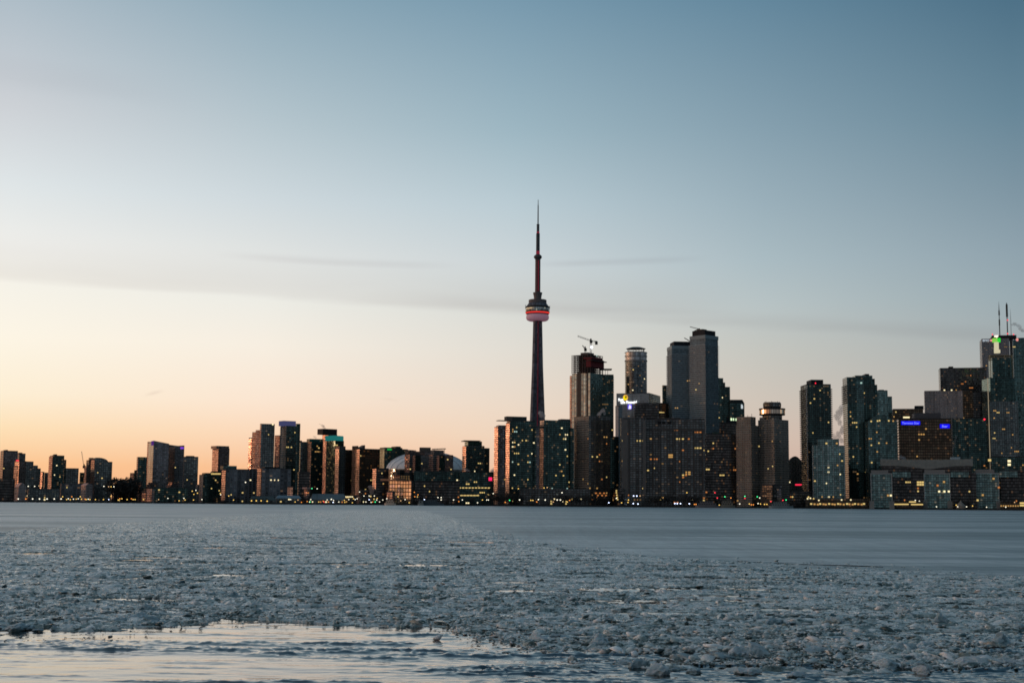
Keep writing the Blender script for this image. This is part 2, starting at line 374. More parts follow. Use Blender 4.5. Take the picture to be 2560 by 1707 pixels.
# purple-topped slab
a=Bd('slab_tower','tall grey slab tower with a sloping roof and purple lit corner',371,384,423,1108,2300,'grey','stripe',T,ratio=2.0,roof=False)
fr=a.fr; b=MB(); b.box(0,fr.W,0,fr.L,fr.H+.01,fr.H+.5,zs=(fr.z(385,1101),fr.z(420,1110),fr.z(420,1110)-1,fr.z(385,1101)-1)); b.build('sloping_roof',FAC['grey'],a.root,fr.M)
a.panel(379,384.5,1102,1113,'purple_light_panel',glow('purple_light',(.25,.07,.55),.35),face='L',out=.5); a.lit(9,zb=.3,cols='yyb')
a.wing(370,372,379,1105,2345,'ribs','warmside')
a=Bd('curved_roof_tower','grey tower with an orange upper wall and a purple logo near its roof',422,438,461,1116,2330,'grey','warmside',T,ratio=1.5,roof=False)
fr=a.fr; b=MB(); b.box(0,fr.W,0,fr.L,fr.H+.01,fr.H+1,zs=(fr.z(438,1116),fr.z(461,1113),fr.z(461,1113),fr.z(438,1110))); b.build('roof_canopy',ROOF,a.root,fr.M)
a.panel(451,459,1117,1122,'purple_logo',glow('purple_logo_light',(.3,.08,.9),.8)); a.lit(5,cols='yyb')
a=Bd('apartment_tower','dark blocky tower at the right end of the purple topped group',459,461,496,1142,2250,'dkgrey',None,T); a.lit(6,cols='yyb'); a.top(466,486,1139)
# stepped terraces
def terraces(label,pts,D,n=6):
    (xa,ya),(xb,yb)=pts; r=None
    for i in range(n):
        t=i/n; xl=xa+(xb-xa)*t; yt=ya+(yb-ya)*(i+1)/n
        if r is None:
            r=Bd('terraced_block',label,xl,xl+9,xl+22,yt,D,'brown','warmside','apartment block',ratio=.7)
        else: r.wing(xl,xl+9,xl+24,yt,D+i*6,'brown','warmside',ratio=.7,name='terrace')
    return r
terraces('stepped terrace block with pink lit end walls below the purple topped slab',((356,1236),(374,1207)),2010)
terraces('small stepped terrace block with pink ends right of the larger stepped one',((416,1219),(424,1206)),2090,4)
a=Bd('low_building','pink lit banded block at the water below the stepped terraces',367,380,386,1222,1950,'ribs','warmside','building',phi=55); 
a=Bd('apartment_block','long low dark block on the shore below the purple topped slab',384,385,470,1219,2000,'dkteal',None,'apartment block',L=20); a.lit(8,za=0,zb=1,cols='yyb')
a=Bd('apartment_tower','square brown tower with an orange lit left side, standing alone left of centre',531,547,574,1121,2500,'brown','warmside',T,ratio=1.3)
a.wing(532,546,547,1124,2470,'dkgrey','glowy',phi=40,name='sunset_lit_bay')
a.top(541,573,1114.5,'upper_storeys',sty='brown',y0=.05,y1=.9); a.lit(2)
a=Bd('stepped_apartment_block','low dark block with a stepped lit roof line left of the long slab row',498,508,560,1187,2050,'dkteal','slabs','apartment block',L=30)
a.top(512,556,1182,'setback',sty='dkteal'); a.top(532,552,1178,'setback',sty='dkteal',y0=.3); a.lit(14,cols='yyd',zb=.99)
a.at([(x,1184,'y') for x in range(530,554,4)],w=2)
a=Bd('small_block','narrow pale block left of the stepped low dark block',492,494,500,1212,2080,'slabs',None,'building')
# long slab row
a=Bd('slab_apartment_block','left long grey apartment slab with a green lit rooftop and pink end wall',556,565.5,646,1173,2000,'slabs','warmside','apartment block',ratio=.4)
a.wing(557,564,565.5,1176,1985,'dkgrey','glowy',phi=40,name='sunset_lit_bay')
a.top(558,592,1164,'roof_house',sty='teal',y0=.1); a.lit(16,cols='yyb'); a.at([(563,1166,'y'),(572,1165,'c'),(585,1167,'y')],w=1.8,y=3)
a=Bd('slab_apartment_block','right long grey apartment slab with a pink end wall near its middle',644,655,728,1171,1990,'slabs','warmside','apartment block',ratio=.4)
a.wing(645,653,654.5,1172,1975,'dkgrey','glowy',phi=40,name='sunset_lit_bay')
a.top(662,700,1167,'roof_house'); a.lit(16,cols='yyb')
a=Bd('apartment_tower','narrow dark tower with yellow lit left edge, first of the tall left centre group',624,629,636,1096,2350,'dkteal','warmside',T); a.top(627,635,1094,mat=plain('blue_crown',(.08,.10,.2)))
a=Bd('apartment_tower','tall dark tower with two stepped pink balcony edges in the left centre group',650,653,687,1060,2300,'dkgrey','warmside',T,ratio=.4); a.lit(14,cols='yyb')
a.wing(641,650,652,1076,2312,'brown','warmside',phi=60); a.wing(635,640,645,1081,2325,'brown','warmside',phi=50); a.top(655,686,1060,mat=DARK)
a.at([(682,1061,'b')])
a=Bd('apartment_tower','narrow pink lit tower squeezed between the two tallest left centre towers',687,699,702,1089,2380,'brown','warmside',T,phi=50)
a=Bd('apartment_tower','tallest left centre tower with a blue and violet lit crown',701,716,742,1064,2280,'dkteal','stripe',T,ratio=1.2,roof=False)
a.top(709,740,1052,'crown',mat=glow('blue_violet_crown',(.13,.14,.34),.42),y0=.05); a.lit(16,cols='yyb')
a.wing(740,741,751,1060,2290,'dkteal'); a.slabs(ya=1064,yb=1165,out=.8,mat=plain('warm_slab',(.3,.26,.24)),rail=False)
a=Bd('apartment_tower','shorter grey dark tower right of the violet crowned tower',749,751,770,1105,2350,'dkgrey',None,T); a.lit(6); a.top(750,755,1101)
a=Bd('podium_building','black low podium below the shorter grey dark tower',745,747,775,1180,2050,'black',None,'building')
a=Bd('apartment_tower','dark tower with a bright yellow lit top floor and pink left edge',770,779,808,1105,2300,'dkteal','warmside',T,ratio=.9); a.top(774,808,1097,'crown_floor',sty='dkteal',y0=.05)
a.wing(771,778,779,1108,2280,'dkgrey','glowy',phi=40,name='sunset_lit_bay')
a.lit(18,cols='yywb'); a.at([(797,1102,'y'),(800,1102,'b'),(803,1102,'y'),(806,1103,'y'),(780,1100,'y')],w=2.6,y=2)
a=Bd('apartment_tower','tower with a black square top behind the teal curved crown',806,821,843,1086,2450,'dkgrey','warmside',T,ratio=1.2); a.top(807,843,1072,'square_top',mat=plain('dark_brown_cladding',(.04,.03,.03)),y0=.05,y1=.95)
a=Bd('curved_crown_tower','tower with a glowing teal curved crown and an orange balcony column',816,838,860,1101,2260,'dkteal','dkteal',T,ratio=1.3,roof=False)
fr=a.fr; b=MB(); cx=fr.W*.35; cy=fr.L*.45; r=(fr.W+fr.L)*.36; z1=fr.z(838,1089); b.lathe([(r,fr.H+.01),(r,z1-1),(r*.97,z1),(0.001,z1+1)],28,cx,cy)
b.build('curved_crown',glow('teal_crown_light',(.02,.20,.19),.8),a.root,fr.M); a.lit(22,cols='yywb')
f=a.wing(838,848.5,864,1116,2225,'dkgrey','glowy',ratio=1.6); a.slabs(fr=f,ya=1120,yb=1218,out=.5,mat=plain('dark_slab',(.04,.04,.04)),rail=False)
a.wing(839,847.5,849,1121,2205,'dkgrey','glowy',phi=40,name='sunset_lit_bay')
a=Bd('apartment_block','plain dark brown block between two orange balcony columns',860,863,889,1125,2300,'bronze',None,T); a.lit(8,cols='yyd')
a=Bd('apartment_tower','dark block with an orange grid balcony column and a tilted wedge on its roof',889,900,950,1122,2240,'bronze','glowy',T,ratio=.4,L=26); a.lit(16,cols='yyd')
a.wing(890,899,900.5,1123,2215,'dkgrey','glowy',phi=40,name='sunset_lit_bay')
fr=a.fr; b=MB(); xa,xb=fr.lx(903),fr.lx(915); b.box(xa,xb,3,14,fr.H+.9,fr.H+2,zs=(fr.z(903,1119),fr.z(915,1112),fr.z(915,1112),fr.z(903,1119))); b.build('roof_wedge',FAC['brown'],a.root,fr.M)
a.top(894,896,1114); 
a=Bd('low_building','lower dark block with two thin orange lit strips left of the orange glass office',938,941,972,1171,2080,'black','glowy','building',ratio=.4,L=20); a.lit(6)
a.wing(938.5,940.5,941,1172,2060,'dkgrey','glowy',phi=40,name='sunset_lit_bay')
a=Bd('apartment_block','dark block with a small green logo left of the white stadium dome',950,961,1020,1122,2900,'dkteal','ltteal','apartment block',ratio=.4,L=30); a.top(961,1006,1118.5,sty='dkteal',y0=.1)
a.top(990,1002,1115.5,sty='dkteal',y0=.1); a.panel(968,979,1121,1125,'green_logo',glow('green_logo_light',(.03,.6,.10),.7)); a.lit(10)
# --- stadium dome
Dd=2650; az_=azi(1068,1150); ctr=Vector((math.tan(az_)*Dd,Dd)); dist=ctr.length
rd=(azi(1172,1170)-azi(966,1170))/2*dist; zt=zat(1060,1129,dist)-GZ; zb=zat(1060,1177,dist)-GZ
s=root('stadium','white domed stadium roof half hidden behind the mid rise condos','stadium',Matrix.Translation((ctr.x,ctr.y,GZ)))
DOME=plain('dome_membrane',(.92,.95,.98),.5,var=.04,scale=.03)
b=MB(); b.lathe([(rd*math.cos(t),zb+(zt-zb)*math.sin(t)) for t in [i/14*math.pi/2 for i in range(15)]],72); o=b.build('dome_roof',DOME,s)
b=MB()
for k in range(-5,6):                         # arched seams over the dome
    yy=k/5.5*rd; rr=math.sqrt(max(rd*rd-yy*yy,1))
    for i in range(24):
        t0,t1=math.pi*i/24,math.pi*(i+1)/24
        def pt(t,e=0.5): 
            x=rr*math.cos(t); q=1-(x*x+yy*yy)/rd**2; return (x,yy,zb+(zt-zb)*math.sqrt(max(q,0))+e)
        b.bar(pt(t0),pt(t1),.9)
b.build('roof_seams',plain('dome_seam',(.6,.63,.67)),s)
b=MB(); b.lathe([(rd*1.02,0),(rd*1.02,zb+2),(rd*.98,zb+2.1)],40); b.build('outer_wall',FAC['dkgrey'],s)
# --- condos before the dome
PINKW='warmside'
a=Bd('apartment_block','left pink edged condo block with roof trellis before the stadium dome',1012,1024,1073,1136,2180,'grey',PINKW,T,ratio=.4); a.slabs(out=1,rail=False,sk=1,ya=1136,yb=1170)
a.wing(1032,1038,1052,1138,2165,'dkteal',PINKW); a.top(1022,1062,1128,'upper_storeys',sty='brown',y0=.1); a.lit(9,cols='yyb')
def trellis(s,x0,x1,ya,yb,fr,h):
    b=MB(); n=7
    for i in range(n):
        t=i/(n-1); px=x0+(x1-x0)*t; X=fr.lx(px); Z=fr.z(px,ya+(yb-ya)*t)
        b.box(X-.45,X+.45,1,fr.L*.6,Z-.4,Z+.4)
    X0,X1=fr.lx(x0),fr.lx(x1); Z0,Z1=fr.z(x0,ya),fr.z(x1,yb)
    for y in (1.5,fr.L*.55): b.bar((X0,y,Z0+.9),(X1,y,Z1+.9),.6)
    for t in (0.05,.95): X=X0+(X1-X0)*t; b.bar((X,3,fr.H),(X,3,Z0+(Z1-Z0)*t),.5)
    b.build('roof_trellis',plain('trellis_steel',(.16,.14,.13)),s.root,fr.M)
trellis(a,1021,1041,1126,1127,a.fr,3)
a=Bd('box_topped_block','block with a plain brown box on its roof between the trellis topped condos',1049,1051,1077,1130,2380,'brown',None,'apartment block'); a.top(1050,1077,1118,'roof_box',mat=plain('brown_box',(.17,.14,.12)),y0=.05)
a=Bd('apartment_block','right pink edged condo block with a slanted roof trellis before the stadium dome',1072,1083,1133,1137,2160,'grey',PINKW,T,ratio=.4); a.slabs(out=1,rail=False,ya=1137,yb=1175)
a.wing(1092,1098,1112,1139,2145,'dkteal',PINKW); a.top(1085,1110,1125,'upper_storeys',sty='grey',y0=.1); trellis(a,1086,1115,1123,1122,a.fr,3); a.lit(12,cols='yyb')
a=Bd('stepped_condo_tower','stepped dark condo tower with an overhanging flat roof and orange left balconies',1156,1167,1211,1115,2150,'dkteal',PINKW,T,ratio=1.6)
a.wing(1157,1165,1167,1116,2135,'dkgrey','glowy',phi=40,name='sunset_lit_bay')
a.top(1170,1205,1103,'upper_storeys',sty='dkteal',y0=.1); a.slabs(ya=1115,yb=1178,out=.9,rail=False)
b=MB(); fr=a.fr; z=fr.z(1180,1101); b.box(fr.lx(1161),fr.lx(1202),2,fr.L*.8,z-.5,z+.4); b.build('flat_canopy',DARK,a.root,fr.M); a.wing(1210,1211,1224,1121,2158); a.lit(20,cols='yybc')
a=Bd('apartment_block','dark green long mid rise block behind the shore between dome and tower',1032,1035,1150,1178,2060,'dkteal','dkteal','apartment block',L=28)
a.lit(16,cols='yyb'); a.top(1060,1078,1170,mat=BROWNC)
a=Bd('office_block','wide dark office with rows of lit yellow windows left of the needle tower condos',1148,1150,1242,1180,2030,'dkteal',None,'office block',L=28)
a.lit(30,cols='yyyb',zb=.75,run=.7); a.at([(1142+i*8,1219,'y') for i in range(1,11)],w=3.2,h=1.4); a.at([(1130+i*8,1238,'y') for i in range(3,9)],w=4,h=1.4)
b=MB(); fr=a.fr; X=fr.lx(1226); z=fr.z(1226,1197); b.box(X-2.4,X+2.4,-.6,-.2,z-2.4,z+2.4); b.build('red_sign',glow('red_square_sign',(1,.02,.12),1.6),a.root,fr.M)
a=Bd('office_block','dark mid rise office left of the wide office with lit rows',1036,1038,1150,1203,2000,'black',None,'office block',L=20); a.lit(14,cols='yyo')
# terraced + orange glass office
a=Bd('stepped_brown_block','brown terraced block rising behind the orange glass office',984,1000,1036,1188,2050,'brown','warmside','apartment block',ratio=.4)
a.top(992,1034,1180,'setback',sty='brown'); a.top(1000,1012,1175,'setback',mat=DARK)
for z in (1190,1194,1198): a.at([(x,z,'d') for x in range(1004,1026,6)],w=2.4,h=1)
a=Bd('glass_office','low office with a glowing orange grid of square panes facing the sunset',973,1028.5,1034,1202,1960,'brown','glowy_big','office block',phi=56,roof=True)
a.top(990,1012,1197,'roof_block',mat=plain('orange_tank',(.5,.25,.15)))
a=Bd('terrace_pavilion','small stepped pavilion with orange lit bands on the quay before the glass office',967,981,986,1229,1905,'brown','warmside','building',phi=50)
# --- waterfront condo pair left of the needle tower
a=Bd('waterfront_condo','left tall dark teal waterfront condo with pale balcony edge and orange strip',1267,1275,1341,1052,1960,'dkteal','glowy',T,ratio=.4)
a.wing(1267.5,1274,1275.5,1058,1945,'dkgrey','glowy',phi=40,name='sunset_lit_bay')
a.slabs(ya=1058,yb=1240,out=.6,mat=plain('teal_slab',(.06,.085,.085)),rail=False)
f=a.wing(1240,1246,1268,1064,1975,'grey','warmside',ratio=1.4); a.slabs(fr=f,ya=1066,yb=1235,out=1.1,rail=False,mat=plain('warm_slab2',(.16,.15,.14)))
a.wing(1240,1245,1246,1068,1962,'dkgrey','glowy',phi=40,name='sunset_lit_bay')
a.top(1267,1317,1041,'roof_house',mat=plain('teal_cladding',(.035,.05,.05)),y0=.05); a.top(1266,1281,1043,'lift_tower',mat=BROWNC,y0=-.05,y1=.1)
b=MB(); fr=a.fr; z=fr.z(1267,1051); b.box(fr.lx(1246),fr.lx(1283),0,fr.L*.7,z-.5,z+.4); b.build('flat_canopy',DARK,a.root,fr.M); a.lit(60,cols='yyybwc'); a.lit(5,fr=f)
a=Bd('waterfront_condo','right tall dark teal waterfront condo with one orange strip, under the needle tower',1350,1360,1427,1051,1965,'dkteal','glowy',T,ratio=.4)
a.wing(1352,1358.5,1360,1070,1950,'dkgrey','glowy',phi=40,name='sunset_lit_bay')
f=a.wing(1334,1338,1350,1066,1972,'grey','dkteal'); a.wing(1425,1426,1435,1071,1975,'dkteal'); a.slabs(ya=1060,yb=1240,out=.6,mat=plain('teal_slab',(.06,.085,.085)),rail=False)
a.top(1403,1426,1047.5,'roof_house',mat=plain('teal_cladding',(.035,.05,.05)),y0=.05); a.top(1350,1363,1053,'lift_tower',mat=BROWNC,y0=-.06,y1=.12); a.lit(44,cols='yyybwc')
b=MB(); fr=a.fr; z=fr.z(1345,1065); b.box(fr.lx(1330),fr.lx(1366),-1.5,fr.L*.5,z-.5,z+.4); b.build('flat_canopy',plain('pale_canopy',(.16,.15,.15)),a.root,fr.M)
a=Bd('podium_building','long low dark podium with arched bays between condo and brown tower',1296,1300,1475,1222,1900,'hotel',None,'building',L=30)
a.lit(16,cols='yyb',zb=.6)
for k in range(9):
    px=1305+k*16; fr=a.fr; X=fr.lx(px); b=MB(); zt_=fr.H*.8
    b.bar((X,-1,0),(X+4,-1,zt_*.7),.8); b.bar((X+4,-1,zt_*.7),(X+10,-1,zt_),.8); b.build('sloped_rib',BROWNC,a.root,fr.M)
a=Bd('brown_tower','broad dark brown square tower right of the waterfront condos',1436,1472,1526,1040,1960,'hotel','waffle',T,ratio=1)
a.slabs(out=.35,mat=plain('brown_slab',(.075,.066,.06)),rail=False); a.lit(34,cols='oowyod'); a.lit(12,face='L',cols='owd')
a.at([(1490+q*5,1232+(q%2)*6,'o') for q in range(6)],w=3,h=2)
a=Bd('dark_filler_block','narrow dark block in the gap right of the brown square tower',1524,1526,1547,1092,2010,'dkteal',None,'building'); a.lit(5)
# --- tower under construction and neighbours
a=Bd('tower_under_construction','tall glass tower under construction with open floors and red netting at its top',1430,1476,1506,932,2350,'stripe','teal','tower',ratio=1,roof=False)
for xa_,xb_ in ((1442.5,1452),(1466,1470)): a.panel(xa_,xb_,932,1235,'dark_stripe',plain('dark_stripe_glass',(.03,.035,.04),.3),out=.3,thick=.28)
fr=a.fr; fr2=Fr(1426,1429,1436,940,2375)
a.block(fr2,'pale_corner',"ribs","warmside")
zc=[fr.H+3.4*i for i in range(0,10)]; frm=plain('raw_concrete_frame',(.10,.09,.09))
for i,z in enumerate(zc):
    if z>fr.z(1450,884): break
    b=MB(); b.box(-1,fr.W+1,-1,fr.L+1,z,z+.4); b.build('open_floor',frm,a.root,fr.M)
b=MB(); zt_=fr.z(1470,886)
for i in range(8):
    for j in range(8):
        if i in (0,7) or j in (0,7):
            x,y=fr.W*i/7,fr.L*j/7; b.bar((x,y,fr.H),(x,y,zt_),.8)
b.box(fr.W*.3,fr.W*.7,fr.L*.25,fr.L*.75,fr.H,fr.z(1470,879)); b.build('columns_and_core',frm,a.root,fr.M)
b=MB(); b.box(fr.lx(1467),fr.W+2,-2,fr.L+2,fr.z(1476,917),fr.z(1476,897)); b.box(fr.lx(1461),fr.W+5,-3,fr.L*.8,fr.z(1476,897)+.01,fr.z(1476,893)); b.build('red_netting',plain('red_netting_cloth',(.17,.035,.04),.9),a.root,fr.M)
b=MB(); b.box(fr.lx(1470),fr.W+7,-3.5,fr.L+3,fr.z(1476,902),fr.z(1476,900)); b.build('work_platform',DARK,a.root,fr.M)
a.lit(4); a.at([(1492,889,'c')],w=1.6)
# cranes
def P3(px,py,D):
    A=azi(px,py); x=math.tan(A)*D; return Vector((x,D,zat(px,py,math.hypot(x,D))))
def crane(label,mast,jib,counter,D,w=1.6,yb=None,light=None):
    p=P3(*mast[0],D); base=P3(*mast[1],D); r=root('tower_crane',label,'crane',Matrix.Translation(base)); M=r.matrix_world
    steel=plain('crane_steel',(.28,.27,.25),.6); L=lambda q:q-base
    def truss(name,A,B,w):
        b=MB(); A,B=L(A),L(B); d=B-A; n=max(2,int(d.length/(w*2.2)))
        up=Vector((0,0,1)) if abs(d.normalized().z)<.7 else Vector((1,0,0)); e=d.cross(up).normalized()*w*.5; g=d.cross(e).normalized()*w*.5
        cs=[e+g,e-g,-e-g,-e+g]
        for c in cs: b.bar(A+c,B+c,w*.2)
        for i in range(n):
            for q in range(4): b.bar(A+d*(i/n)+cs[q],A+d*((i+1)/n)+cs[(q+1)%4],w*.13)
        b.build(name,steel,r)
    truss('mast',base,p+Vector((0,0,4)),w*1.3); truss('jib',P3(*jib[0],D),P3(*jib[1],D+3),w)
    if counter: truss('counter_jib',P3(*counter[0],D),P3(*counter[1],D),w); c=L(P3(*counter[1],D)); b=MB(); b.box(c.x-3,c.x+1.5,c.y-1.5,c.y+1.5,c.z-5,c.z+.5); b.build('counterweight',DARK,r)
    c=L(p); b=MB(); b.box(c.x-1.8,c.x+2.6,c.y-2.2,c.y+2.2,c.z-3,c.z+1.5); b.box(c.x-1,c.x+1,c.y-1,c.y+1,c.z+1.5,c.z+4.5); b.build('cab',DARK,r)
    if light: q=L(P3(*light,D-2)); b=MB(); b.lathe([(0.001,-1.9),(1.4,-1.3),(1.9,0),(1.4,1.3),(.001,1.9)],12); b.build('work_light',glow('white_work_light',(.8,.85,1),7),r,M@Matrix.Translation(q))
crane('pale hammerhead crane with a bright white lamp on the tower under construction',((1477,853),(1477,884)),((1478,852),(1444,840)),((1478,852),(1492,854)),2362,1.8,light=(1479,868))
crane('short dark folded crane arm at the left of the construction tower roof',((1463,873),(1463,882)),((1463,873),(1456,863)),None,2358,1.2)
crane('faint thin crane boom leaning left of the round topped tower',((210,1166),(212,1182)),((210,1168),(204,1128)),None,2600,.8)
crane('thin slanting crane boom rising in front of the dark blocks right of the blue sign',((2378,1146),(2377,1152)),((2378,1146),(2391,1088)),None,2010,1.5)
a=Bd('glass_tower','slender dark green glass tower with a flat roof canopy behind the construction tower',1504,1505,1534,937,2480,'dkteal',None,T,L=30); a.slabs(ya=937,yb=1000,out=.8,rail=False,mat=plain('olive_slab',(.12,.12,.08)))
b=MB(); fr=a.fr; z=fr.z(1516,922); b.box(fr.lx(1500),fr.lx(1530),1,fr.L*.8,z-.6,z+.6)
for t in (.15,.5,.85): b.bar((fr.lx(1505)+t*12,4,fr.H),(fr.lx(1505)+t*12,4,z),.7)
b.build('roof_canopy',DARK,a.root,fr.M); a.lit(12,zb=.99,za=.75,cols='dyd'); a.lit(12,cols='ydd')
# cylinder tower
D_=2500; A=azi(1590,950); c=Vector((math.tan(A)*D_,D_)); r_=(azi(1617,930)-azi(1562,930))/2*c.length
s=root('cylindrical_tower','round glass tower with a flat disc crown behind the building with the yellow sign','tower',Matrix.Translation((c.x,c.y,GZ)))
zz=lambda py: zat(1590,py,c.length-r_)-GZ
cyl=facade('round_tower_facade',(.07,.075,.08),(.17,.20,.21),3.1,3.0,.14,.25,dim=.02,rough=.2,broad=.4)
b=MB(); b.lathe([(r_,0),(r_,zz(900))],48); b.lathe([(r_,zz(900)),(r_,zz(878))],48,mi=2); b.lathe([(r_,zz(878)),(0.001,zz(877.5))],48,mi=1); b.build('wall',[cyl,ROOF,facade('round_tower_top',(.15,.15,.15),(.38,.40,.41),9,3.,.05,.1,dim=0,rough=.3)],s)
for py in (899,901,888,879): b=MB(); z=zz(py); b.lathe([(r_+.02,z-.3),(r_+.8,z-.3),(r_+.8,z+.3),(r_+.02,z+.3)],48); b.build('ring_band',PALE,s)
b=MB(); z0,z1=zz(870),zz(865); rr=r_*.9; b.lathe([(0.001,z0-.4),(rr*.55,z0-.4),(rr,z0+.6),(rr*.97,z0+1.1),(rr*.5,z1),(0.001,z1)],48); b.build('disc_crown',plain('bronze_disc',(.22,.17,.12),.35,.6),s)
b=MB()
for i in range(16): t=i/16*2*math.pi; b.bar((rr*.8*math.cos(t),rr*.8*math.sin(t),zz(877)),(rr*.86*math.cos(t),rr*.86*math.sin(t),z0+.3),.7)
b.build('crown_supports',PALE,s)
for px,py,cc in ((1571,960,'w'),(1611,946,'b'),(1582,975,'b'),(1583,924,'y'),(1600,938,'d'),(1596,915,'d')):
    A2=azi(px,py)-A; x_=math.tan(A2)*c.length; y_=-math.sqrt(max(0,r_*r_-x_*x_)); p=Vector((x_,y_)); p.rotate(Matrix.Rotation(-A,2)); o=bpy.data.objects.new('window',wmesh(cc,2.2,1.8)); COL.objects.link(o); place(o,s,s.matrix_world@Matrix.Translation((p.x,p.y,zz(py)))@Matrix.Rotation(-A+math.atan2(x_,-y_),4,'Z'))
# --- building with the yellow round sign
a=Bd('sign_building','pale grey office carrying white lettering and a yellow sun disc at its top',1541,1622,1651,983,2150,'coolgrey','dkteal','office',ratio=1.3)
a.wing(1539,1546,1556,1015,2120,'coolgrey','coolgrey')
a.block(Fr(1585,1587,1648,1008,2110,L=22),'dark_wing','black')
def text(s,fr,body,px,py,hpx,mat,name='sign_lettering',out=-.8,face='F',wpx=None,bold=.02):
    cu=bpy.data.curves.new(name,'FONT'); cu.body=body; cu.size=1; cu.extrude=.05; cu.offset=bold
    t=bpy.data.objects.new('t',cu); COL.objects.link(t); bpy.context.view_layer.update()
    me=bpy.data.meshes.new_from_object(t.evaluated_get(bpy.context.evaluated_depsgraph_get())); bpy.data.objects.remove(t)
    co_=np.zeros(len(me.vertices)*3,'f'); me.vertices.foreach_get('co',co_); co_=co_.reshape(-1,3)
    h=co_[:,1].max()-co_[:,1].min(); x0=co_[:,0].min(); y0=co_[:,1].min(); w=co_[:,0].max()-x0
    Hm=abs(fr.z(px,py-hpx)-fr.z(px,py)); X=fr.lx(px,py); sc=Hm/h; sx=sc
    if wpx: sx=(fr.lx(px+wpx,py)-X)/w
    for v in me.vertices: v.co=((v.co.x-x0)*sx,v.co.z*3,(v.co.y-y0)*sc)
    me.materials.clear(); me.materials.append(mat); me.name=name
    o=bpy.data.objects.new(name,me); COL.objects.link(o); place(o,s,fr.M@Matrix.Translation((X,out,fr.z(px,py)))); return o
WS=glow('white_sign_light',(1,1,.98),2.2)
text(a.root,a.fr,'Sun',1546,1002,6.5,WS,wpx=12); text(a.root,a.fr,'Life Financial',1552.5,1009,7,WS,wpx=39.5)
fr=a.fr; X=fr.lx(1564,994); Z=fr.z(1564,994)
b=MB(); n=28; ro=7*.62
def ring(b,cx,cz,r0,r1,y,n=28,f=1.15):
    for i in range(n):
        t0,t1=2*math.pi*i/n,2*math.pi*(i+1)/n
        b.quad([(cx+r0*math.cos(t0),y,cz+f*r0*math.sin(t0)),(cx+r1*math.cos(t0),y,cz+f*r1*math.sin(t0)),(cx+r1*math.cos(t1),y,cz+f*r1*math.sin(t1)),(cx+r0*math.cos(t1),y,cz+f*r0*math.sin(t1))][::-1],[(0,0)]*4)
ring(b,X,Z,3.0,4.0,-1.0); b.build('yellow_disc_rim',glow('orange_rim_light',(1,.50,.10),1.0),a.root,fr.M)
b=MB(); ring(b,X-.4,Z-.5,1.5,3.1,-1.1); ring(b,X-1.1,Z-1,.01,1.7,-1.25); b.build('yellow_disc',glow('yellow_disc_light',(1,.78,.0),1.15),a.root,fr.M)
b=MB(); ring(b,X+.7,Z+.8,.01,1.5,-1.35); b.build('disc_shade',glow('dark_orange_light',(.35,.16,.03),.5),a.root,fr.M)
a.panel(1570,1579.5,1010.5,1022,'violet_panel',glow('violet_panel_light',(.13,.09,.85),1.2),out=.9)
b=MB(); X=fr.lx(1575,1016); Z=fr.z(1575,1018); b.box(X-2,X+2,-1.4,-1.2,Z-2.4,Z-.6); b.box(X-1.4,X+2.2,-1.4,-1.2,Z-.3,Z+2.2); b.box(X-.6,X+.7,-1.4,-1.2,Z+2.2,Z+3.7); b.build('white_hand_mark',glow('pale_violet_light',(.75,.7,1),1.6),a.root,fr.M)
a.at([(1572,1040,'d'),(1600,1038,'d'),(1611,1038,'y'),(1617,1038,'d')],w=3,h=1.2,y=-22)
a=Bd('teal_block','plain teal square topped block left of the twin balcony towers',1655,1656,1676,964,2450,'teal',None,'building'); a.lit(3); a.top(1668,1673,961)
a=Bd('copper_roofed_building','small building with orange lit upper wall beside the twin balcony towers',1645,1650,1672,1008,2180,'bronze','warmside','building',L=16)
a.panel(1655,1664,1010,1030,'orange_lit_wall',plain('orange_light_tint',(.40,.14,.06),.8)); a.at([(1647+i*3,1030.5,'y') for i in range(5)],w=2.2,h=1.4)  # orange light on the upper wall is put into the panel colour
# twin towers
bal=plain('grey_green_balcony',(.34,.43,.47),.6)
a=Bd('twin_balcony_tower','taller right twin tower ringed with grey balconies and a black roof box',1725,1763,1795,846,2130,'coolteal','coolteal',T,ratio=1,roof=False)
a.slabs(out=1.5,mat=bal,ya=858,yb=1240); a.lit(12,cols='wyb',zb=.9); a.lit(22,face='L',cols='wyyb',za=.3)
b=MB(); fr=a.fr; b.box(-.5,fr.W+.5,-.5,fr.L+.5,fr.H,fr.z(1763,837)); b.build('top_band',plain('pale_teal_band',(.22,.31,.34),.5),a.root,fr.M)
b=MB(); z0=fr.z(1763,837); b.box(fr.W*.08,fr.W*.9,fr.L*.08,fr.L*.92,z0+.01,fr.z(1763,824)); b.build('roof_box',plain('near_black_cladding',(.012,.018,.024)),a.root,fr.M)
b=MB(); zr=fr.z(1763,824); b.bar((2,6,zr),(12,9,zr+4),1.2); b.bar((-5,6,zr+8),(12,9,zr+3),1); b.box(8,20,6,16,zr,zr+2.4); b.build('window_washing_rig',DARK,a.root,fr.M)
a=Bd('twin_balcony_tower','shorter left twin tower ringed with grey balconies and a black roof box',1678,1680,1731,872,2160,'coolteal','coolteal',T,roof=False,L=36,phi=12)
a.slabs(out=1.5,mat=bal,ya=882,yb=1240); a.lit(18,cols='wyyb')
b=MB(); fr=a.fr; b.box(-.5,fr.W+.5,-.5,fr.L+.5,fr.H,fr.z(1700,864)); b.build('top_band',plain('pale_teal_band',(.22,.31,.34),.5),a.root,fr.M)
b=MB(); b.box(fr.W*.12,fr.W*1.0,fr.L*.08,fr.L*.92,fr.z(1700,864)+.01,fr.z(1700,853)); b.build('roof_box',plain('near_black_cladding',(.012,.018,.024)),a.root,fr.M)
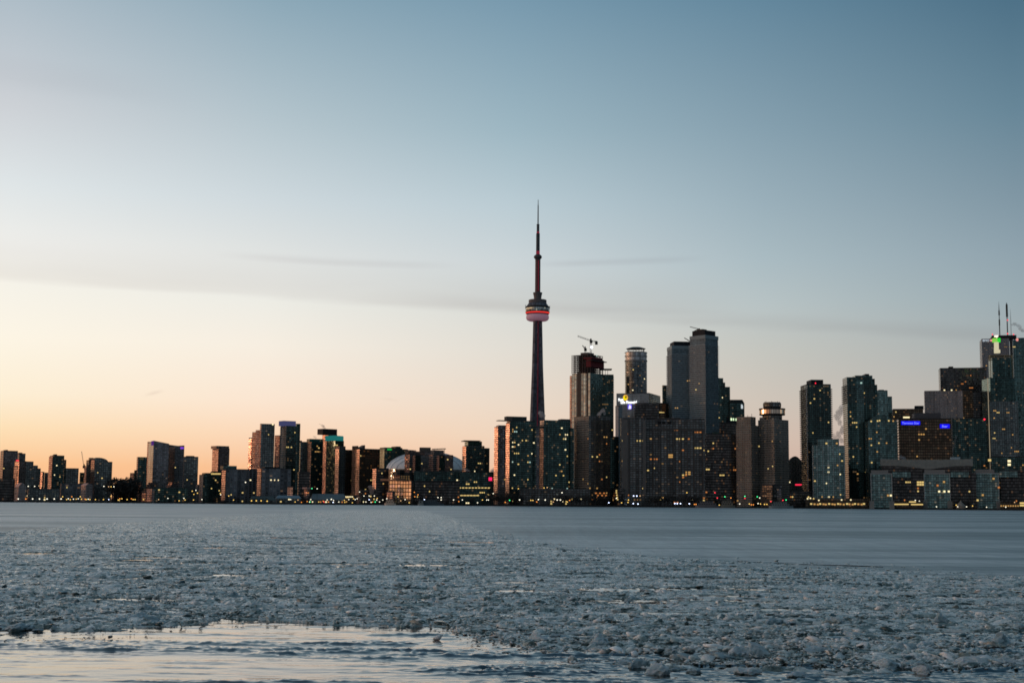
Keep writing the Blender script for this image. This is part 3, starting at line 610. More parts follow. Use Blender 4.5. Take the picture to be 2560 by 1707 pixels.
b=MB(); zr=fr.z(1700,853); b.bar((fr.W*.65,6,zr+6),(fr.W*.95,8,zr+1),1); b.build('window_washing_rig',DARK,a.root,fr.M)
a=Bd('stepped_teal_tower','stepped teal dark tower tucked behind the taller twin balcony tower',1793,1795,1825,968,2300,'dkteal',None,T,L=30); a.top(1795,1813,956,'setback',sty='dkteal',y0=.05); a.top(1795,1808,945,'setback',sty='dkteal',y0=.08)
a.lit(14,cols='yywb')
# chamfered block with white mark
a=Bd('chamfered_block','dark block with a cut off corner and a white mark right of the twin towers',1824,1825,1861,1008,2280,'dkteal',None,'office block',L=30,roof=False)
fr=a.fr; b=MB(); zt_=fr.z(1840,999); xs_=fr.lx(1856); b.quad([(0,0,fr.H),(fr.W,0,fr.H),(xs_,0,zt_),(0,0,zt_)],[(.01,.01)]*4); b.quad([(fr.W,0,fr.H),(fr.W,fr.L,fr.H),(xs_,fr.L,zt_),(xs_,0,zt_)],[(.01,.01)]*4); b.quad([(0,0,zt_),(xs_,0,zt_),(xs_,fr.L,zt_),(0,fr.L,zt_)],[(.01,.01)]*4); b.quad([(fr.W,fr.L,fr.H),(0,fr.L,fr.H),(0,fr.L,zt_),(xs_,fr.L,zt_)],[(.01,.01)]*4); b.quad([(0,fr.L,fr.H),(0,0,fr.H),(0,0,zt_),(0,fr.L,zt_)],[(.01,.01)]*4)
b.build('cut_corner_top',plain('teal_cladding',(.035,.05,.05)),a.root,fr.M)
b=MB(); X=fr.lx(1855,1015); Z=fr.z(1855,1016); W_=1.5
b.box(X-1.6,X+1.5,-.7,-.4,Z-3.4,Z+2); b.box(X-1.6,X+.6,-.7,-.4,Z+2,Z+3.4); b.build('white_mark',glow('pale_mark_light',(.85,.95,1),.75),a.root,fr.M)
a=Bd('dark_octagon_building','broad near black octagonal building with a lit sign along its roof',1763,1790,1862,1055,2150,'black','black','building',ratio=.4,L=40)
fr=a.fr
for i,(xa,xb) in enumerate(((1825,1829),(1831.3,1833.6),(1837.5,1839.5),(1840.8,1842.8),(1845.5,1850.5))):
    b=MB(); b.box(fr.lx(xa,1048),fr.lx(xb,1048),-1.5,-1.2,fr.z(1838,1051.5),fr.z(1838,1045.5)); b.build('sign_letter',glow('pale_green_sign_light',(.75,1,.6),1.5),a.root,fr.M)
b=MB(); b.box(fr.lx(1818),fr.W,-1.1,2,fr.H,fr.z(1838,1044)); b.build('sign_wall',plain('near_black_cladding',(.012,.018,.024)),a.root,fr.M)
a.lit(16,cols='ddwy')
a=Bd('hotel_slab','wide dark hotel slab with pale vertical piers and scattered orange windows',1614,1616,1762,1048,1950,'hotel','hotel','hotel',L=28)
a.piers([1616,1633,1650,1667,1684,1701,1718,1735,1757],w=1.6,mat=plain('dim_pier',(.10,.09,.085)),yb=1225,ya=1075); a.lit(70,cols='oowwyoodb',w=2.6); a.at([(1673+q*3.5,1137+r*5,'w') for q in range(3) for r in range(2)],w=2.2); a.at([(1716+q*4,1180+r*5,'w') for q in range(3) for r in range(2)],w=2.4)
for xa in (1644,1655,1669): a.panel(xa,xa+9,1053,1059,'roof_opening',plain('black_opening',(.008,.008,.01)))
a.panel(1616,1759,1072,1075,'cornice',plain('dim_pier',(.10,.09,.085)),out=.9,thick=.8); a.top(1640,1700,1045,mat=BROWNC)
a=Bd('hotel_wing','left wing of the dark hotel slab with a broad pale vertical pier',1549,1553,1616,1045,1945,'hotel','dkgrey','hotel',L=30); a.lit(22,cols='oowyd')
a.panel(1556,1569,1050,1236,'broad_pier',plain('grey_pier',(.17,.155,.145))); a.panel(1607,1614.5,1050,1236,'pier',plain('grey_pier',(.17,.155,.145))); a.panel(1570,1574,1050,1236,'pier',plain('dim_pier',(.10,.09,.085)))
a=Bd('dark_tower_block','near black mid tower with few lights right of the dark hotel slab',1762,1764,1842,1085,2030,'black',None,'building',L=30); a.lit(22,cols='dooyw')
a.at([(1767,1173,'y'),(1772,1173,'y'),(1766,1230,'o')]); a.top(1783,1800,1080,mat=plain('dull_green_roof',(.06,.10,.08)))
# concrete pair with the revolving restaurant
wf=FAC['waffle']
a=Bd('concrete_hotel','left concrete grid hotel tower with narrow pointed corner',1840,1878,1897,1062,1930,'waffle','waffle','hotel',ratio=1,roof=False)
fr=a.fr;
b=MB(); b.box(fr.W*.0+.5,fr.W*.95,fr.L*.0+.5,fr.L*.7,fr.H+.01,fr.z(1880,1041)); b.build('upper_storeys',wf,a.root,fr.M)
b=MB(); 
for i in range(4): b.bar((3+i*6,6,fr.z(1880,1041)),(3+i*6,6,fr.z(1880,1041-5-i%2*3)),.4)
b.build('roof_masts',DARK,a.root,fr.M); a.lit(14,face='L',cols='wyy'); a.lit(2,cols='w'); a.slabs(out=.4,rail=False,mat=plain('warm_concrete_slab',(.17,.155,.14)))
a=Bd('concrete_hotel','right concrete grid hotel tower topped by a round revolving restaurant',1895,1935,1971,1048,1925,'waffle','waffle','hotel',ratio=1,roof=False)
fr=a.fr; a.slabs(out=.4,rail=False,mat=plain('warm_concrete_slab',(.17,.155,.14))); a.lit(20,face='L',cols='wyy'); a.lit(12,cols='wyd')
cx,cy=fr.W*.47,fr.L*.47; k=fr.M.to_scale()[0]; dl=(fr.O+fr.l*cy+fr.f*cx); dd=dl.length; zq=lambda py: zat(1933,py,dd-8)-GZ; rp=lambda w: w/FL*dd/2
b=MB(); b.lathe([(rp(48),fr.H+.01),(rp(48),zq(1038))],20,cx,cy); b.build('drum_neck',FAC['hotel'],a.root,fr.M)
b=MB(); b.lathe([(rp(44),zq(1038)),(rp(62),zq(1037)),(rp(63),zq(1034)),(rp(63),zq(1034))],40,cx,cy); b.lathe([(rp(64),zq(1024)),(rp(64),zq(1020.5)),(rp(40),zq(1020))],40,cx,cy); b.build('restaurant_rim',plain('dark_rim',(.03,.028,.03)),a.root,fr.M)
b=MB(); b.lathe([(rp(62),zq(1034)),(rp(62),zq(1024))],40,cx,cy); b.build('restaurant_windows',facade('restaurant_glass',(.04,.03,.03),(.85,.7,.55),30,2.6,.2,.0,metal=1,rough=.18,jit=.03,dim=.3,dimst=.4),a.root,fr.M)
b=MB(); b.lathe([(rp(42),zq(1020)),(rp(44),zq(1015)),(rp(44),zq(1007)),(rp(40),zq(1005)),(.001,zq(1004.5))],28,cx,cy)
for q in range(7): t=q*.9; b.bar((cx+rp(36)*math.cos(t),cy+rp(36)*math.sin(t),zq(1006)),(cx+rp(36)*math.cos(t),cy+rp(36)*math.sin(t),zq(1002.5)),.5)
b.build('upper_drum',FAC['hotel'],a.root,fr.M)
b=MB(); b.box(fr.W*.05,fr.W*.7,fr.L*.05,fr.L*.8,fr.H+.005,fr.z(1935,1041)); b.build('upper_storeys',wf,a.root,fr.M)
a=Bd('hotel_podium','broad brown concrete podium at the foot of the concrete hotel towers',1852,1930,1953,1222,1885,'brown','brown','building',ratio=.6,L=45,phi=20); a.wing(1905,1930,1952,1212,1880,'hotel','hotel',L=20,name='stair_block')
a=arched('round_topped_block','dark block with a rounded top between hotel towers and thin dark tower',1972,2004,1140,1152,2150,'hotel',BROWNC,phi=5)
a.panel(1988,2004.5,1209.5,1213,'red_sign',glow('red_strip_sign',(1,.03,.08),1.3)); a.at([(1974,1205,'b')],w=2)
a=Bd('dark_balcony_tower','tall black tower with toothed balcony edges and a red rooftop beacon',2001,2018,2077,961,1990,'dkteal','dkgrey',T,ratio=1.2)
a.slabs(out=1.6,mat=plain('dark_slab2',(.055,.06,.06)),yb=1235,ya=972); a.lit(14,cols='wyyd',za=.6); a.lit(4,cols='yd',za=.1,zb=.6); a.lit(3,face='L',cols='dy')
a.top(2028,2058,949,'roof_box',mat=plain('near_black_cladding',(.012,.018,.024)))
b=MB(); fr=a.fr; X=fr.lx(2038); z=fr.z(2038,958); b.lathe([(.001,-1),(1,0),(.001,1)],8); b.build('red_beacon',glow('red_beacon_light',(1,.02,.05),3),a.root,fr.M@Matrix.Translation((X,-2,z)))
a.panel(2016.8,2018,965,1225,'pale_corner_strip',plain('pale_strip',(.4,.42,.45)),face='F',out=1.7)
a=Bd('glass_condo','pale teal glass condo with thin white verticals left of the tall teal towers',2030,2033,2112,1113,1900,'ltteal','ltteal',T,L=32,roof=False)
fr=a.fr; b=MB(); b.box(fr.lx(2044),fr.lx(2098),2,fr.L-2,fr.H+.01,fr.z(2070,1097)); b.build('penthouse',FAC['ltteal'],a.root,fr.M); a.lit(26,cols='yywb'); a.at([(2066,1108,'y'),(2092,1108,'w')],y=2)
a.piers([2031,2042,2057,2070,2083,2097,2110],w=.7,mat=plain('white_mullion',(.42,.48,.48)),out=.5,name='mullion')
a=Bd('apartment_tower','tall dark teal tower with stepped right shoulder near the right end',2112,2117,2181,944,1995,'dkteal','dkgrey',T,ratio=.4,L=32); a.lit(34,cols='ywyb')
a.slabs(out=1.5,mat=plain('dark_slab2',(.055,.06,.06)),ya=962,yb=1010); a.top(2138,2181,938.5,'upper_storeys',sty='dkteal',y0=.03); a.top(2163,2173,934.5,y0=.1)
f=a.wing(2180,2181,2187,948,2000); f=a.wing(2186,2187,2193,963,2002); a.panel(2143,2161,950,1180,'glass_bay',FAC['teal'],out=1.2,thick=1.1); a.at([(2153,957,'c')],w=2.6,y=-1.3)
a=Bd('pale_teal_tower','pale teal stepped tower right behind the tall dark teal tower',2192,2193,2219,977,2350,'ltteal',None,T,L=28); a.lit(2); a.top(2196,2210,974,'setback',sty='ltteal',y0=.1); a.top(2214,2216,979-4)
f=a.wing(2217,2218,2230,992,2352)
a=Bd('domed_glass_condo','dark teal glass condo with a rounded pale roof left of the blue signs',2165,2170,2243,1052,1960,'teal','teal',T,ratio=.4,L=28,roof=False); a.lit(26,cols='yywwb'); a.at([(2178,1053,'y'),(2194,1052,'y'),(2199,1051,'y'),(2222,1051.5,'y'),(2233,1052,'w')],w=2,y=-.2)
fr=a.fr; b=MB(); n=10; xa,xb=fr.lx(2178),fr.lx(2232); hh=fr.z(2205,1035)-fr.H
for i in range(n):
    q0,q1=i/n,(i+1)/n; p0,p1=xa+(xb-xa)*q0,xa+(xb-xa)*q1; h0,h1=fr.H+hh*math.sin(math.pi*q0)**.6,fr.H+hh*math.sin(math.pi*q1)**.6
    b.quad([(p0,3,fr.H),(p1,3,fr.H),(p1,3,h1),(p0,3,h0)],[(p0,fr.H),(p1,fr.H),(p1,h1),(p0,h0)]); b.quad([(p0,3,h0),(p1,3,h1),(p1,fr.L,h1),(p0,fr.L,h0)],[(0,0)]*4); b.quad([(p1,fr.L,fr.H),(p0,fr.L,fr.H),(p0,fr.L,h0),(p1,fr.L,h1)],[(0,0)]*4)
b.build('rounded_roof',FAC['teal'],a.root,fr.M)
a=Bd('office_tower','dark brown flat office block peeking behind the building with blue signs',2230,2232,2308,1023,2300,'bronze',None,'office',L=30); a.lit(10,za=.85,zb=1,cols='wyw'); a.top(2287,2309,1014,mat=plain('near_black_cladding',(.012,.018,.024)))
a=Bd('blue_sign_office','dark brown office block with glowing blue lettering signs on both faces',2240,2246,2378,1047,1960,'bronze','bronze','office',ratio=.4,L=45)
a.lit(30,cols='ywww',run=.7); a.lit(8,cols='wd'); a.top(2286,2352,1032,'roof_plant',mat=plain('grey_plant',(.10,.10,.11)),y0=.2); a.at([(2260+i*4,1043,'b') for i in range(4)],w=2.2,y=.0)
BL=glow('blue_sign_glow',(.005,.005,.95),1.3); fr=a.fr
a.panel(2253,2300,1052.5,1061.5,'sign_panel',BL,out=.6); text(a.root,fr,'Toronto Star',2255,1060,5.5,glow('pale_blue_lettering',(.25,.3,1),1.6),out=-.95,wpx=43,bold=0)
a.panel(2350,2374,1060,1070,'side_sign_panel',BL,out=.6); text(a.root,fr,'Star',2355,1068,5.5,glow('pale_blue_lettering',(.25,.3,1),1.6),out=-.95,wpx=14,bold=0)
a=Bd('ribbed_office_tower','broad grey brown office tower with fine vertical ribs behind the blue sign block',2309,2311,2406,978,2380,'ribs',None,'office',L=40); a.lit(4,cols='wd')
f=a.wing(2404,2405,2432,978,2385,'bronze',name='bronze_wing'); a.sty='bronze'; a.lit(10,fr=f,cols='owo',zb=.9); a.wing(2430,2431,2462,981,2388,'black'); a.at([(2361,975,'b'),(2379,975,'b')],y=-.2)
a=Bd('black_office_tower','black flat topped office tower with orange lit floors near the right edge',2347,2350,2466,921,2600,'black','black','office',ratio=.4,L=45); a.lit(40,cols='ywwo',za=.72,zb=.93,run=.8); a.lit(20,cols='od',za=.6)
a.top(2372,2383,916)
# big marble tower at right edge
a=Bd('marble_bank_tower','tallest right edge tower in banded pale stone with two roof masts',2453,2454,2523,847,2750,'marble','marble','office tower',L=60,phi=4,roof=False)
fr=a.fr; f2=a.wing(2523,2523.5,2531,842,2748,'black',name='dark_recess',L=50); f3=a.wing(2531,2532,2620,846,2760,'teal',name='right_face',L=50)
a.top(2480,2541,838,'penthouse',mat=plain('near_black_cladding',(.012,.018,.024)),y0=.1)
WB=glow('white_bank_sign',(.8,.9,1),.9); text(a.root,fr,'BMO',2457,854,5,WB,wpx=16,bold=0)
b=MB(); X=fr.lx(2478,851); Z=fr.z(2478,851); ring(b,X,Z,.01,2.2,-1,f=1); b.build('round_logo',glow('pink_logo_light',(1,.35,.3),1.0),a.root,fr.M)
text(a.root,f3,'BMO',2532.5,850,4.5,WB,wpx=8,bold=0); b=MB(); X=f3.lx(2543,849); Z=f3.z(2543,849); ring(b,X,Z,.01,2.4,-1,f=1.3); b.build('round_logo',glow('pink_logo_light',(1,.35,.3),1.0),a.root,f3.M)
for px in (2525,2531,2534,2537): a.at([(px,867,'y')],fr=f3,w=2.5,h=1.6,y=-1)
a.at([(2512,867,'d'),(2516,867,'d'),(2466,914,'w')],w=2.5,h=1.6,y=-.1)
for px,yt_,w,seg in ((2499.5,753,1.6,3),(2519,756,2.6,3),(2528,772,.5,1)):
    r_=fr.lx(px,838,20); zb_=fr.z(px,838,20); z1=fr.z(px,yt_,20); hh=z1-zb_
    b=MB()
    prof=[(w*.62,0),(w*.62,hh*.28),(w*.85,hh*.29),(w*.85,hh*.46),(w*.45,hh*.47),(w*.45,hh*.58),(w*.95,hh*.6),(w*.8,hh*.72),(w*.5,hh*.74),(.12,hh)] if px<2510 else [(w*.4,0),(w*.4,hh*.4),(w*.3,hh*.41),(w*.35,hh*.55),(w*.72,hh*.56),(w*.72,hh*.92),(.1,hh)] if px<2525 else [(.5,0),(.4,hh*.6),(.1,hh)]
    b.lathe(prof,8); b.build('roof_mast',DARK,a.root,fr.M@Matrix.Translation((r_,20,zb_)))
for px,py in ((2519,800),(2519,834),(2481,836),(2534,836)):
    X=fr.lx(px,py,8); b=MB(); b.lathe([(.001,-1.6),(1.7,0),(.001,1.6)],8); b.build('red_beacon',glow('red_beacon_light2',(1,.06,.1),1.6),a.root,fr.M@Matrix.Translation((X,8,fr.z(px,py,8))))
# green-crowned tower
a=Bd('green_lit_tower','stepped glass tower with a white and green floodlit spire before the marble tower',2447,2474,2545,1003,2300,'dkgrey','ltteal','office tower',ratio=1.5,L=50,roof=False)
a.wing(2454,2475,2536,945,2310,'dkteal','teal',L=40,name='middle_tier') ; f=a.wing(2470,2480,2528,895,2318,'dkteal','teal',L=28,name='upper_tier')
a.sty='teal'; a.lit(60,cols='ywyd',run=.5); a.panel(2472.5,2474,945,1230,'light_strip',glow('pale_gold_strip',(.8,.65,.45),.45),out=.8)
b=MB(); 
def X_(px): return f.lx(px,880,6)
zf=lambda py: f.z(2495,py,6)
b.box(X_(2488),X_(2497.5),6,14,zf(882),zf(855)); b.box(X_(2489.5),X_(2500.5),5,12,zf(882),zf(874)); b.box(X_(2486.5),X_(2488),7,11,zf(882),zf(868)); b.build('floodlit_spire',glow('cream_floodlight',(1,.90,.60),.7),a.root,f.M)
b=MB(); b.box(X_(2484),X_(2494),5,14.5,zf(854.8),zf(845)); b.build('green_glow_panel',glow('yellow_green_light',(.35,.85,.12),.8),a.root,f.M)
b=MB(); b.box(X_(2496.5),X_(2502),5,14.5,zf(854.8),zf(845)); b.build('green_panel',glow('vivid_green_light',(.04,.85,.06),.9),a.root,f.M)
b=MB(); b.box(X_(2489),X_(2497),6,13,zf(841.5),zf(838)); b.box(X_(2493.5),X_(2495),9,10,zf(845),zf(842)); b.build('white_top_lamp',glow('white_top_light',(1,.85,.7),1.6),a.root,f.M)
for py in (889,894,899):
    z=zf(py); b=MB(); b.box(X_(2474),X_(2530),2,20,z-.4,z+.4); b.build('gilded_frame',plain('gilded_frame',(.40,.36,.2)),a.root,f.M)
b=MB(); z=zf(895); 
for px in (2474,2484,2510,2528): b.box(X_(px)-.5,X_(px)+.5,2.2,3.2,zf(945),zf(889)-.5)
b.build('frame_posts',plain('gilded_frame',(.28,.26,.17)),a.root,f.M)
a=Bd('dark_condo_block','broad unlit dark block right of the blue sign office',2378,2380,2466,1047,2080,'dkteal',None,T,L=34); a.lit(10,cols='wyo'); a.top(2420,2463,1044)
b=MB(); fr=a.fr; b.lathe([(.001,-1.4),(1.5,0),(.001,1.4)],8); b.build('red_beacon',glow('red_beacon_light',(1,.02,.05),3),a.root,fr.M@Matrix.Translation((fr.lx(2461),-1,fr.z(2461,1048))))
a=Bd('dark_condo_block','lower dark teal block filling the right edge behind the terminal',2470,2478,2640,1142,1930,'dkteal','dkteal',T,L=30); a.lit(10,cols='wyb'); a.at([(2523,1152,'b'),(2523,1161,'b'),(2474,1150,'y')],w=4,h=3)
b=MB(); fr=a.fr; b.box(fr.lx(2510),fr.lx(2543),2,12,fr.H+1,fr.z(2527,1139)); b.build('pale_roof_tank',plain('pale_blue_tank',(.35,.45,.5)),a.root,fr.M)
# --- terminal on the quay: one long building with glazed bays
a=Bd('quay_terminal','long terminal building with glazed square bays and a curved grey roof on the right quay',2178,2180,2440,1180,1820,'black',None,'terminal building',L=60,roof=False,body='wall')
fr=a.fr; b=MB(); n=18; xa,xb=fr.lx(2201,1148),fr.lx(2433,1148); y0=6
for i in range(n):
    q0,q1=i/n,(i+1)/n; sag=lambda q:-1.6*math.sin(math.pi*q)*0+1.2*(abs(q-.5)*2)**2
    lo=lambda q: fr.z(2300,1164)-4.2*math.exp(-((q-.52)/.17)**2)
    p0,p1=xa+(xb-xa)*q0,xa+(xb-xa)*q1; z0,z1=fr.z(2300,1148.5)+sag(q0),fr.z(2300,1148.5)+sag(q1); zl0,zl1=lo(q0),lo(q1)
    b.quad([(p0,y0,zl0),(p1,y0,zl1),(p1,y0,z1),(p0,y0,z0)],[(p0,0),(p1,0),(p1,4),(p0,4)]); b.quad([(p0,y0,z0),(p1,y0,z1),(p1,50,z1),(p0,50,z0)],[(0,0)]*4); b.quad([(p1,y0,zl1),(p0,y0,zl0),(p0,50,zl0),(p1,50,zl1)],[(0,0)]*4)
b.build('curved_roof',plain('dull_green_grey_cladding',(.27,.28,.26),.7,scale=.3,var=.45),a.root,fr.M)
b=MB(); b.box(fr.lx(2205),fr.lx(2430),8,48,fr.H+.01,fr.z(2300,1160)); b.build('attic_storey',FAC['black'],a.root,fr.M)
b=MB(); b.box(fr.lx(2380),fr.lx(2404),20,30,fr.z(2380,1149),fr.z(2380,1141)); b.build('roof_tank',plain('pale_blue_tank',(.35,.45,.5)),a.root,fr.M)
edge=plain('terminal_white_frame',(.36,.38,.38))
for (xa,xm,xb,yt_,yl) in ((2176,2221,2230,1175,1185),(2309,2362,2375,1174,1185),(2436,2489,2497,1173,1184)):
    ff=Fr(xa,xa,xb,yl,1798,L=18); 
    o=a.block(ff,'glazed_bay','ltteal',roof=False)
    bb=MB(); x_=ff.W; bb.box(x_*1.02,x_*1.02+22,4,14,ff.H-4,ff.H+3.2); bb.build('setback_storey',FAC['ltteal'],a.root,ff.M)
    b=MB(); xr=ff.W
    for x in (0,xr-1): b.box(x,x+1,-.9,-.3,6,ff.H)
    b.box(-.2,xr+.2,-1,0,ff.H,ff.H+1.2); b.build('bay_frame',edge,a.root,ff.M)
    b=MB(); b.box(1,ff.W*.82,2,14,ff.H+1.3,ff.z(xa,yt_)); b.build('bay_attic',plain('terminal_grey',(.26,.26,.25)),a.root,ff.M)
    for x in (0-2,xr-4): 
        b=MB(); b.box(x,x+6,-2.5,-1.1,-1,ff.z(xa,1252)); b.build('bay_foot',plain('terminal_grey',(.26,.26,.25)),a.root,ff.M)
    for z in np.arange(10,ff.H-2,4.0):
        b=MB(); b.box(1.2,xr-1.2,-.35,-.004,z,z+.5); b.build('floor_line',plain('terminal_floor_line',(.14,.16,.16)),a.root,ff.M)
a.sty='black'; a.lit(20,cols='wyyo',zb=.9); a.at([(2295+q*6,1205+r*6,'y') for q in range(4) for r in range(2)],w=2.6,h=2.2,y=-1)
a.at([(2348,1240-12,'b'),(2361,1228,'b'),(2372,1228,'b'),(2344,1213,'o'),(2360,1204,'w'),(2220,1238,'w'),(2227,1238,'b'),(2484,1196,'w'),(2457,1237,'w'),(2444,1250,'y'),(2497,1218,'o')],w=2.4,h=2.2,y=-26)
a=Bd('quay_terminal','right hand continuation of the terminal at the right edge of the picture',2499,2501,2640,1176,1800,'black',None,'terminal building',L=50); a.lit(5,cols='wo',xb=.4)
a=Bd('market_hall','low hall with a row of golden lit openings on the quay left of the terminal',2012,2014,2170,1246,1835,'bronze',None,'market hall',L=22,roof=False)
OG=[(2028+i*7.3+(i*37%5)*.5,1259+(i*13%3)*.7,'w' if i%3 else 'y') for i in range(19)]
a.at(OG,w=2.6,h=2.0); a.at([(2019,1246,'b'),(2026,1245,'b'),(2034,1246,'y'),(2047,1250,'b'),(2104,1249,'b'),(2127,1249,'b')],w=1.8,h=1.6)
a=Bd('orange_lit_kiosk','low lit glass front glowing yellow under the terminal between its first two bays',2232,2233,2307,1252,1795,'bronze',None,'building',L=15,roof=False)
a.at([(2234+i*5,1260,'y') for i in range(8)],w=2.6,h=1.5); a.at([(2276+i*5,1254,'y') for i in range(3)]+[(2281+i*4.6,1260.5,'y') for i in range(6)],w=3.4,h=1.5)
a=Bd('orange_lit_kiosk','low lit glass front glowing yellow at the right edge under the terminal',2500,2501,2575,1254,1770,'bronze',None,'building',L=15,roof=False)
a.at([(2503+i*6,1264,'w') for i in range(8)],w=1.8,h=1.5); a.at([(2553+i*4.6,1257+j*6,'y') for i in range(3) for j in range(2)],w=3.4,h=2)
# small shore buildings
a=Bd('quay_shed','long low shed with a pale blue snowy roof on the left centre quay',690,692,752,1245,1900,'dkgrey',None,'shed',L=25,roof=False)
SNOWR=plain('blue_snow_roof',(.22,.32,.38),.8)
def gable(s,ridge_y,mat=SNOWR,name='pitched_roof'):
    fr=s.fr; h=fr.z((s.fr.x0+s.fr.x1)/2,ridge_y)-fr.H; b=MB(); e=1.0; W=fr.W; L=fr.L; H=fr.H+.02
    b.quad([(-e,-e,H),(W+e,-e,H),(W-2,L/2,H+h),(2,L/2,H+h)],[(0,0)]*4); b.quad([(W+e,L+e,H),(-e,L+e,H),(2,L/2,H+h),(W-2,L/2,H+h)],[(0,0)]*4)
    b.quad([(-e,L+e,H),(-e,-e,H),(2,L/2,H+h)],[(0,0)]*3); b.quad([(W+e,-e,H),(W+e,L+e,H),(W-2,L/2,H+h)],[(0,0)]*3); b.build(name,mat,s.root,fr.M)
gable(a,1238); a.lit(6,cols='yb',zb=1)
a=Bd('quay_shed','second low shed with a long sloping grey blue roof left of the glass office',776,778,865,1248,1905,'dkgrey',None,'shed',L=40,roof=False); gable(a,1234,plain('grey_blue_roof',(.17,.22,.24),.8)); a.lit(12,cols='yboo',zb=1)
a=Bd('quay_shed','dim green roofed shed behind the small trees on the left centre quay',625,627,688,1250,1920,'dkgrey',None,'shed',L=30,roof=False); gable(a,1240,plain('dim_green_roof',(.09,.12,.12),.8))
a=Bd('orange_slab_building','small bright orange lit block on the quay above the blue roofed shed',719,732,734,1217,1960,'brown','glowy','building',phi=60)
a=Bd('control_tower','short square lookout tower with a wide flat cap on the left centre quay',764,768,775,1222,1915,'brown','warmside','tower',roof=False); b=MB(); fr=a.fr; b.box(-2,fr.W+3,-2,fr.L+2,fr.H+.01,fr.H+2.4); b.build('flat_cap',plain('pink_cap',(.45,.3,.27)),a.root,fr.M); a.lit(3,cols='oo')
a=Bd('quay_restaurant','dark low restaurant with double rows of bright yellow windows before the plain brown block',862,864,902,1240,1900,'black',None,'building',L=18); a.at([(865+i*4,1237.8+3.5,'b') for i in range(5)]+[(866,1243,'y'),(870,1243,'y')],w=1.6,h=1.4); a.lit(4)
a=Bd('small_tower','thin red topped kiosk tower between the lit restaurant and the pale steam',896,898,902,1241,1895,'brown','warmside','kiosk')
a=Bd('low_building','dark low block behind the lit restaurant lights',900,903,940,1225,1960,'black',None,'building',L=20); a.lit(12,cols='yybo',za=0,zb=1)
a=Bd('low_building','dark low block behind the shore lamps at the foot of the black tower',1968,1970,2030,1228,1960,'black',None,'building',L=20); a.lit(6,cols='yo')
a=Bd('low_building','low dark block behind the two white lamps left of the stepped terminal',1540,1545,1560,1222,1940,'black',None,'building',L=20); a.at([(1541,1226,'y'),(1541,1231,'y'),(1542,1237,'y'),(1543,1243,'y'),(1544,1248,'y')],w=1.8,h=1.8)
# =================================================================== THE NEEDLE TOWER
_rm=plain('radome_pink_wash',(.56,.46,.55),.5,var=.05)
_p=[n for n in _rm.node_tree.nodes if n.type=='BSDF_PRINCIPLED'][0]; _p.inputs['Emission Color'].default_value=(.75,.32,.42,1); _p.inputs['Emission Strength'].default_value=.16  # emission paints in the pink lamp wash; the radome itself is no lamp
DT=2535.; AT=azi(1342,1100); ct=Vector((math.tan(AT)*DT,DT)); dt=ct.length
s=root('observation_tower','very tall concrete needle tower with a round pod and red lights','tower',Matrix.Translation((ct.x,ct.y,GZ))@Matrix.Rotation(R(12)-AT,4,'Z'))
zc=lambda py: zat(1342,py,dt)-GZ
q=dt/FL/math.cos(PITCH)
TC=facade('tower_concrete',(.155,.17,.20),(.13,.145,.17),6.,3.,.02,.06,metal=.0,rough=.8,jit=0,dim=0,broad=.15)
def hexloft(b,rings,n=6,ph=0.):
    for (r0,z0),(r1,z1) in zip(rings,rings[1:]):
        for i in range(n):
            a0,a1=ph+2*math.pi*i/n,ph+2*math.pi*(i+1)/n
            b.quad([(r0*math.cos(a0),r0*math.sin(a0),z0),(r0*math.cos(a1),r0*math.sin(a1),z0),(r1*math.cos(a1),r1*math.sin(a1),z1),(r1*math.cos(a0),r1*math.sin(a0),z1)],[(i*r0,z0),((i+1)*r0,z0),((i+1)*r1,z1),(i*r1,z1)])
b=MB(); hexloft(b,[(8.2,0),(7.4,zc(1050)),(6.6,zc(800)),(6.4,zc(748))],ph=R(30)); b.build('hexagonal_core',TC,s)
zs_=[0,zc(1180),zc(1050),zc(920),zc(800)]
rs_=[25,18.5,14.2,10.2,8.0]
for k in range(3):                            # three tapering legs
    b=MB(); a0=R(-90+60+120*k); e=Vector((math.cos(a0),math.sin(a0))); g=Vector((-e.y,e.x))
    for (z0,r0),(z1,r1) in zip(zip(zs_,rs_),list(zip(zs_,rs_))[1:]):
        w0,w1=3.0+r0*.07,3.0+r1*.07
        P0=[e*2+g*w0,e*2-g*w0,e*r0-g*w0*.8,e*r0+g*w0*.8]; P1=[e*2+g*w1,e*2-g*w1,e*r1-g*w1*.8,e*r1+g*w1*.8]
        for i in range(4):
            j=(i+1)%4; b.quad([(*P0[j],z0),(*P0[i],z0),(*P1[i],z1),(*P1[j],z1)],[(j*4,z0),(i*4,z0),(i*4,z1),(j*4,z1)])
    b.build('leg',TC,s)
LS=glow('dim_red_shaft_light',(.30,.03,.06),.22)
b=MB(); 
b.box(-.7,.7,-8.3,-7.6,zc(1185),zc(805)); b.build('lift_shaft_light',LS,s,s.matrix_world@Matrix.Rotation(R(-4),4,'Z'))
pp=plain; RO=lambda w: w*q/2
def L_(name,prof,mat,n=48): b=MB(); b.lathe([(max(RO(w),.001),zc(y)) for w,y in prof],n); return b.build(name,mat,s)
L_('radome_ring',[(22,802.5),(46,802),(54,799.5),(57.5,795),(57,790),(53,787)],pp('radome_pink_wash',(.56,.46,.55),.5,var=.05))
L_('red_light_band',[(58.5,784.6),(59.5,783.8),(60,781.8)],glow('red_pod_light',(1,.05,.04),1.1))
L_('lower_skirt',[(54,786.6),(58.4,784.7)],DARK)
L_('lower_deck',[(60.2,781.5),(61.5,781.2),(61.5,780.2),(54,780)],DARK)
L_('lower_soffit',[(52,787.2),(55,786.1)],DARK)
b=MB()
